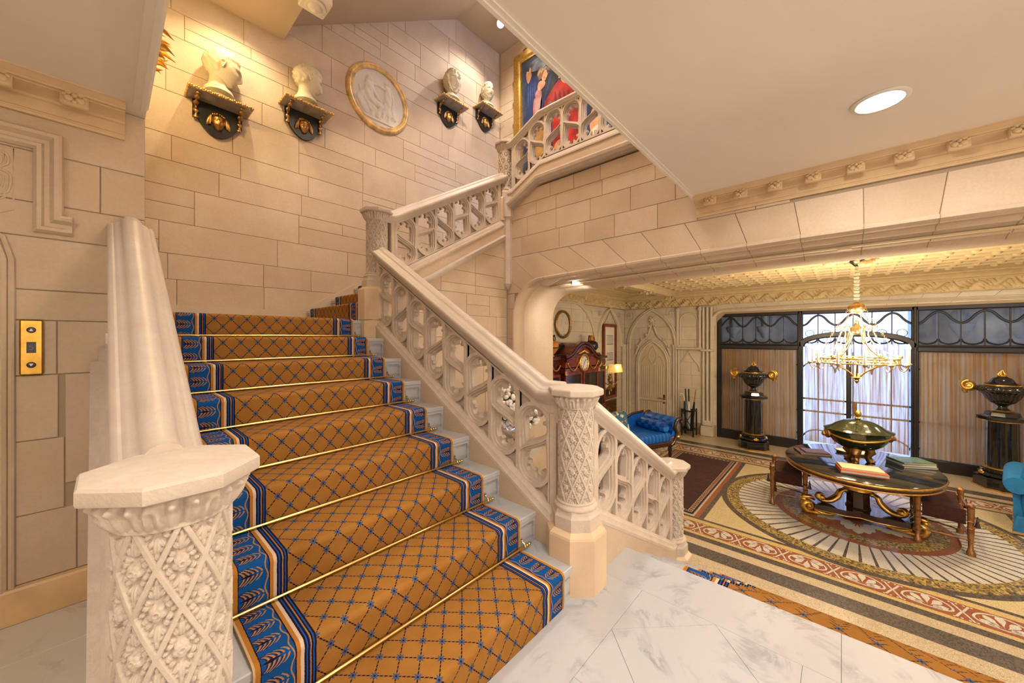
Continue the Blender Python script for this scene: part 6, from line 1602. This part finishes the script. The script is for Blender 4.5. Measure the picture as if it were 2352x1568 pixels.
# ------------------------------------------------------------------ painting in the gallery
pt = thing('painting', 'gilt framed painting of robed figures behind the gallery balustrade', 'painting', (5.235, 3.35, 5.0))
PW, PH = 1.28, 1.68          # half sizes of the frame
g = G(); g.sweep([(0, PW, -PH), (0, -PW, -PH), (0, -PW, PH), (0, PW, PH)], [(.0, 0), (.0, .05), (.03, .08), (.10, .06), (.15, .035), (.17, .05), (.19, .045), (.19, 0)], (-1, 0, 0), closed=True); g.build('frame', M['gilt'], pt, smooth=30)
g = G()
for s in (1, -1):
    for k in range(7): g.ball((-.03, s * (PW + .01), -1.2 + .4 * k), .04, 8, 6, .5, .6, 1.4)
for k in range(5): g.ball((-.04, -1.0 + .5 * k, PH + .01), .045, 8, 6, .5, 1.3, .7)
g.build('frame_ornament', M['gilt_dark'], pt, smooth=60)
def oil(name, c, v=.45, sc=5): return plain(name, c, .35, var=v, scale=sc, bmp=.25, bscale=40)
PA = {'cloud': oil('paint_cloud', (.12, .13, .16), .7, 7), 'blue_light': oil('paint_blue_light', (.05, .085, .22), .5, 12), 'pink_light': oil('paint_pink_light', (.60, .36, .34), .3, 12), 'red_dark': oil('paint_red_dark', (.15, .010, .008)), 'hair_light': oil('paint_hair_light', (.42, .27, .13)), 'blush': oil('paint_blush', (.52, .19, .11)), 'sky': oil('paint_night_blue', (.030, .042, .075), .8, 4), 'blue': oil('paint_blue', (.018, .030, .11)), 'red': oil('paint_red', (.34, .022, .012), .6), 'pink': oil('paint_pink', (.44, .20, .19), .35, 9), 'skin': oil('paint_flesh', (.55, .27, .13), .35, 6),
      'hair': oil('paint_hair', (.20, .11, .05)), 'dark': oil('paint_dark', (.020, .016, .020)), 'ochre': oil('paint_ochre', (.38, .20, .05)), 'white': oil('paint_white', (.60, .52, .40))}
def daub(nm, col, pts, dz, sm=True):
    p = chaikin(pts, 2) if sm else pts
    G().prism([ccw(p)], lambda u, v, t: (-t, u, v), .012, .012 + dz).build(nm, PA[col], pt)
# local y runs left in the picture for the viewer, z up; the painted area spans about +-1.1 by +-1.5
daub('canvas', 'sky', rect(-1.10, 1.10, -1.50, 1.50), .004, False)
daub('ground', 'dark', [(-1.1, -1.5), (1.1, -1.5), (1.1, -.9), (.4, -.7), (-.3, -.9), (-1.1, -.6)], .006, False)
daub('cloud', 'cloud', [(.96, 1.40), (.70, 1.44), (.50, 1.30), (.56, 1.16), (.75, 1.20), (.90, 1.24)], .006)
daub('raised_hand', 'skin', [(.99, 1.24), (.97, 1.30), (.93, 1.25), (.90, 1.33), (.88, 1.31), (.88, 1.22), (.86, 1.18), (.89, 1.10), (.94, 1.03), (.98, 1.12)], .011)
daub('robe', 'blue', [(.70, 1.07), (.78, 1.13), (.94, 1.07), (1.0, .99), (.99, .82), (.97, .50), (.99, -.6), (.62, -.7), (.74, .30), (.80, .81), (.70, .86), (.67, .96)], .009)
for k in range(4): daub('robe_fold', 'blue_light', [(.93 - .055 * k, 1.04 - .01 * k), (.955 - .055 * k, .98), (.95 - .05 * k, .62 + .03 * k), (.93 - .05 * k, .60 + .03 * k)], .011)
daub('tunic', 'pink', [(.72, .86), (.78, .80), (.83, .62), (.82, .30), (.60, .25), (.63, .55), (.63, .79), (.67, .82)], .011)
for k in range(4): daub('tunic_fold', 'pink_light', [(.745 - .032 * k, .74), (.765 - .03 * k, .55), (.775 - .03 * k, .36), (.755 - .032 * k, .50)], .0125)
daub('mantle', 'dark', [(.29, .98), (.40, 1.05), (.50, 1.0), (.52, .84), (.60, .77), (.66, .60), (.74, .30), (.70, -.5), (.40, -.5), (.46, .50), (.40, .73), (.27, .82)], .011)
daub('mantle_fold', 'blue', [(.40, 1.0), (.46, .97), (.50, .82), (.60, .62), (.68, .35), (.62, .40), (.52, .66), (.44, .80)], .0125)
daub('neck', 'skin', [(.69, .98), (.73, .88), (.70, .80), (.63, .80), (.54, .86), (.56, .94)], .013)
daub('face', 'skin', [(.61, 1.10), (.64, 1.01), (.60, .93), (.55, .925), (.525, .965), (.51, .99), (.49, 1.03), (.515, 1.05), (.51, 1.10), (.56, 1.12)], .015)
daub('cheek', 'blush', [(.585, 1.0), (.55, 1.01), (.55, .97), (.575, .96)], .0165); daub('eye', 'dark', [(.545, 1.055), (.525, 1.06), (.53, 1.045)], .0165); daub('mouth', 'red', [(.55, .962), (.53, .968), (.533, .952)], .0165)
daub('hair', 'hair', [(.70, 1.02), (.735, 1.12), (.68, 1.19), (.58, 1.19), (.47, 1.13), (.44, 1.05), (.48, 1.06), (.52, 1.11), (.57, 1.11), (.60, 1.06), (.63, 1.0), (.67, .98)], .017)
for k in range(3): daub('curl', 'hair_light', [(.71 - .06 * k, 1.06 + .03 * k), (.72 - .07 * k, 1.12 + .01 * k), (.66 - .07 * k, 1.17), (.64 - .06 * k, 1.15), (.68 - .06 * k, 1.10)], .0185)
daub('red_robe', 'red', [(.24, .80), (.33, .77), (.40, .71), (.48, .62), (.58, .55), (.56, .42), (.38, .30), (.40, -1.2), (-.25, -1.2), (-.20, .30), (-.12, .45), (0, .60), (.11, .73)], .013)
for k in range(5): daub('red_fold', 'red_dark', [(.33 - .09 * k, .70 - .05 * k), (.36 - .09 * k, .50), (.30 - .09 * k, .10), (.28 - .09 * k, .40)], .0145)
daub('old_face', 'skin', [(.21, .76), (.235, .86), (.18, .90), (.11, .78), (.06, .66), (.15, .69)], .016); daub('old_hair', 'hair_light', [(.26, .80), (.27, .92), (.20, .95), (.10, .86), (.15, .84), (.20, .86)], .018)
daub('cuff', 'hair', [(.50, .53), (.42, .51), (.37, .44), (.47, .44)], .0165); daub('hand', 'skin', [(.57, .42), (.50, .47), (.43, .44), (.47, .38), (.55, .36)], .0175)
daub('ochre_cloth', 'ochre', [(.80, .10), (.72, .16), (.58, .13), (.55, -.15), (.60, -.40), (.78, -.40)], .0165)
daub('arm', 'skin', [(.40, -.42), (.33, -.25), (.21, -.22), (.24, -.33), (.35, -.50)], .0175)
daub('nude', 'skin', [(-.33, -.30), (-.36, .05), (-.52, .02), (-.60, -.26), (-.46, -.45)], .0165); daub('white_cloth', 'white', [(-.31, -.42), (-.35, -.30), (-.54, -.24), (-.56, -.42), (-.43, -.50)], .018)
for k in range(3): daub('cloth_fold', 'ochre', [(-.36 - .06 * k, -.34), (-.39 - .06 * k, -.31), (-.40 - .06 * k, -.40), (-.38 - .06 * k, -.41)], .0195)
# ------------------------------------------------------------------ lift call panel
lp = thing('lift_call_panel', 'brass lift call panel with two arrow buttons', 'call panel', (-.243, 2.95, 1.317))
G().cbox(-.0365, .0365, -.016, -.0, -.135, .135, .006).build('plate', M['brass_panel'], lp)
for s in (1, -1):
    b = G().lathe([(.0145, 0), (.0145, .005), (.012, .008), (.002, .009)], 20); b.xf(Matrix.Rotation(PI / 2, 4, 'X')); o = b.build('button', M['black'], lp, smooth=40, loc=(0, -.016, s * .085))
    G().prism([ccw([(-.007, -s * .006), (.007, -s * .006), (0, s * .007)])], lambda u, v, t: (u, t, v), -.0102, -.008).build('arrow', M['white'], o)
d = G().box(-.0145, .0145, -.0175, -.014, -.027, .027).build('floor_display', M['black'], lp)
g = G(); g.tube([(x, -.018, z) for x, z in [(.005, .009), (-.004, .009), (-.005, .001)] + [(-.001 + .0065 * math.cos(a), -.004 + .0065 * math.sin(a)) for a in np.linspace(2.2, -2.6, 12)]], .0011, 5); g.build('digit', plain('dim_digit', (.30, .29, .26), .5), d)
# ------------------------------------------------------------------ lamp fittings, with those of the added fill lights
M['lit'] = plain('lit_lens', (1, 1, 1), .3, emit=((1.0, .93, .82), 14))
ring_me = G().sweep([(.10 * math.cos(a), .10 * math.sin(a), 0) for a in np.linspace(0, 2 * PI, 49)[:-1]], [(-.015, 0), (-.017, -.004), (-.012, -.008), (.005, -.010), (.012, -.004), (.012, 0)], (0, 0, 1), closed=True).mesh('trim_ring', M['white'], 40)
lens_me = G().lathe([(.001, -.003), (.094, -.003), (.094, -.0015), (.001, -.0015)], 48).mesh('lens', M['lit'], 40)
DL = ['above the lobby steps', 'above the first marble slabs', 'over the passage by the lift', 'far along the lobby steps', 'behind the landing centre', 'in the far passage corner', 'in front of the lift wall']
for (x, y), l in zip(DOWNLIGHTS, DL):
    t = thing('downlight', 'round recessed ceiling downlight %s' % l, 'downlight', (x, y, ZC), 0, 'recessed downlights'); link('trim_ring', ring_me, t); link('lens', lens_me, t)
for k, (x, y, z) in enumerate(FILL_LIGHTS):  # simple fittings for the added fill lamps
    t = thing('fill_light', 'added fill light %s' % ('on the passage wall', 'on the rear wall by the passage', 'on the rear wall by the lobby steps')[k], 'wall light', (x, y, z), 0, 'added fill lights behind the landing')
    dx, dy = (-.14, 0) if k == 0 else (0, -.14)
    G().tube([(dx, dy, -.22), (dx * .4, dy * .4, -.26), (0, 0, -.20)], .012, 8).build('arm', M['brass'], t, smooth=60); G().lathe([(.03, -.21), (.075, -.20), (.02, -.19)], 16).build('dish', M['brass'], t, smooth=50)
M['bright'] = plain('spot_lens', (1, 1, 1), .3, emit=((1.0, .95, .86), 60))
def spotlight(label, loc, aim, s=1.0, stem=.10):
    t = thing('spotlight', label, 'spotlight', loc)
    d = (Vector(aim) - Vector(loc)).normalized(); q = d.to_track_quat('Z', 'Y').to_matrix().to_4x4()
    G().lathe([(.02 * s, -.09 * s), (.032 * s, -.07 * s), (.034 * s, -.01 * s), (.04 * s, 0), (.036 * s, 0)], 20).xf(q).build('housing', M['white'], t, smooth=40)
    G().lathe([(.001, .001 * s), (.033 * s, .001 * s), (.033 * s, .004 * s), (.001, .010 * s)], 20).xf(q).build('lens', M['bright'], t, smooth=40)
    G().tube([tuple(q.to_3x3() @ Vector((0, 0, -.05 * s))), (0, 0, stem)], .007, 6).build('stem', M['iron'], t)
spotlight('bright spotlight below the gallery ceiling corner', (4.62, 4.43, 6.86), (3.2, 3.2, 5.2), 1.6, .14)
spotlight('small spotlight clipped to the arch soffit', (3.80, 2.40, 2.03), (1.6, 1.5, 1.0), .75, .04)
t = thing('downlight', 'recessed lamp in the soffit above the first bust', 'downlight', (.90, 4.62, 4.99)); link('trim_ring', ring_me, t); link('lens', lens_me, t)
t = thing('fill_lantern', 'added unseen fill lantern high in the open stairwell', 'lantern', (2.5, 2.3, 6.85)); G().tube([(0, 0, .16), (0, 0, .32)], .008, 6).build('rod', M['iron'], t)  # invented fitting around the added stairwell lamp
g = G()
for k in range(6): g.tube([(.10 * math.cos(k * PI / 3), .10 * math.sin(k * PI / 3), .14), (.13 * math.cos(k * PI / 3), .13 * math.sin(k * PI / 3), -.14)], .006, 5)
for r_, z_ in ((.10, .14), (.13, -.14)): g.tube([(r_ * math.cos(a), r_ * math.sin(a), z_) for a in np.linspace(0, 2 * PI, 13)[:-1]], .007, 5, closed=True)
g.tube([(-.10, 0, .14), (0, 0, .17), (.10, 0, .14)], .006, 5); g.build('frame', M['brass'], t)
# ------------------------------------------------------------------ gilt wall sconce beyond the ceiling edge
gs = thing('gilt_sconce', 'gilded leafy wall sconce half hidden by the ceiling edge', 'wall light', (.15, 4.12, 3.68))
rnd = random.Random(5)
for k in range(18):
    a = rnd.uniform(-.9, .9); z = rnd.uniform(-.13, .16); x0 = .10 + rnd.uniform(-.03, .03); y0 = rnd.uniform(-.10, .10)
    tip = (x0 + .08 + rnd.uniform(0, .035), y0 + .05 * a, z + rnd.uniform(-.05, .03))
    G().tube([(x0 - .06, y0 * .5, z * .8), (x0, y0, z), (x0 + .05, y0 + .02 * a, z + .012), tip], [.004, .022, .018, .001], 6, flat=.35).build('leaf', M['gilt'], gs, smooth=50)
G().tube([(0, 0, -.25), (.06, 0, -.16), (.10, 0, 0), (.09, 0, .16)], .014, 8).build('stem', M['gilt'], gs, smooth=60); G().lathe([(.001, -.02), (.06, -.02), (.06, .02), (.001, .02)], 20).xf(Matrix.Rotation(PI / 2, 4, 'Y')).build('rose', M['gilt'], gs)
lamp('gilt_sconce_lamp', 'POINT', (.36, 4.25, 3.98), 16, (1.0, .74, .34), .06)
# ------------------------------------------------------------------ pendant newel drop under the upper soffit
pn = thing('pendant_boss', 'square plaster pendant with a round boss under the upper soffit', 'pendant', (1.49, 4.16, 4.99))
g = G(); g.cbox(-.13, .13, -.13, .13, -.10, .06, .012); g.build('block', M['plaster'], pn)
G().lathe([(.10, -.10), (.105, -.112), (.09, -.122), (.07, -.118), (.06, -.13), (.045, -.145), (.02, -.15), (.012, -.165), (.001, -.17)], 32).build('boss', M['plaster'], pn, smooth=50)
# ------------------------------------------------------------------ flowers on a stand behind the balustrade
fs_ = thing('side_table', 'round stone side table behind the main balustrade', 'table', (2.98, 2.63, LZ))
G().lathe([(.20, 0), (.22, .03), (.10, .08), (.07, .2), (.07, .85), (.12, .97), (.30, 1.01), (.31, 1.05), (.001, 1.05)], 32).build('top', M['marble_warm'], fs_, smooth=35)
vw_ = thing('flower_bowl', 'silver bowl standing behind the main balustrade', 'bowl', (2.98, 2.63, LZ + 1.05))
G().lathe([(.07, 0), (.08, .015), (.04, .04), (.09, .07), (.16, .14), (.19, .24), (.185, .27), (.175, .27), (.17, .24), (.12, .12), (.001, .09)], 32).build('bowl', plain('silver', (.75, .74, .72), .12, 1.0), vw_, smooth=50)
fl_b = thing('flowers', 'mass of white hydrangea blooms in the silver bowl', 'flowers', (2.98, 2.63, LZ + 1.31))
rnd = random.Random(9); pet_ = G().ball((0, 0, 0), .030, 8, 6, sz=.7).mesh('bloom', plain('white_petal', (.86, .80, .68), .6), 60)
for k in range(290):
    a = rnd.uniform(0, 2 * PI); c_ = rnd.uniform(-.45, 1); r = .25
    link('bloom', pet_, fl_b, (r * math.sqrt(max(0, 1 - c_ * c_)) * math.cos(a), r * math.sqrt(max(0, 1 - c_ * c_)) * math.sin(a), .08 + r * c_ * 1.15), (rnd.uniform(0, 3), rnd.uniform(0, 3), 0))
G().ball((0, 0, .08), .20, 16, 10).build('foliage', plain('leaf_green', (.09, .12, .05), .6), fl_b, smooth=60)
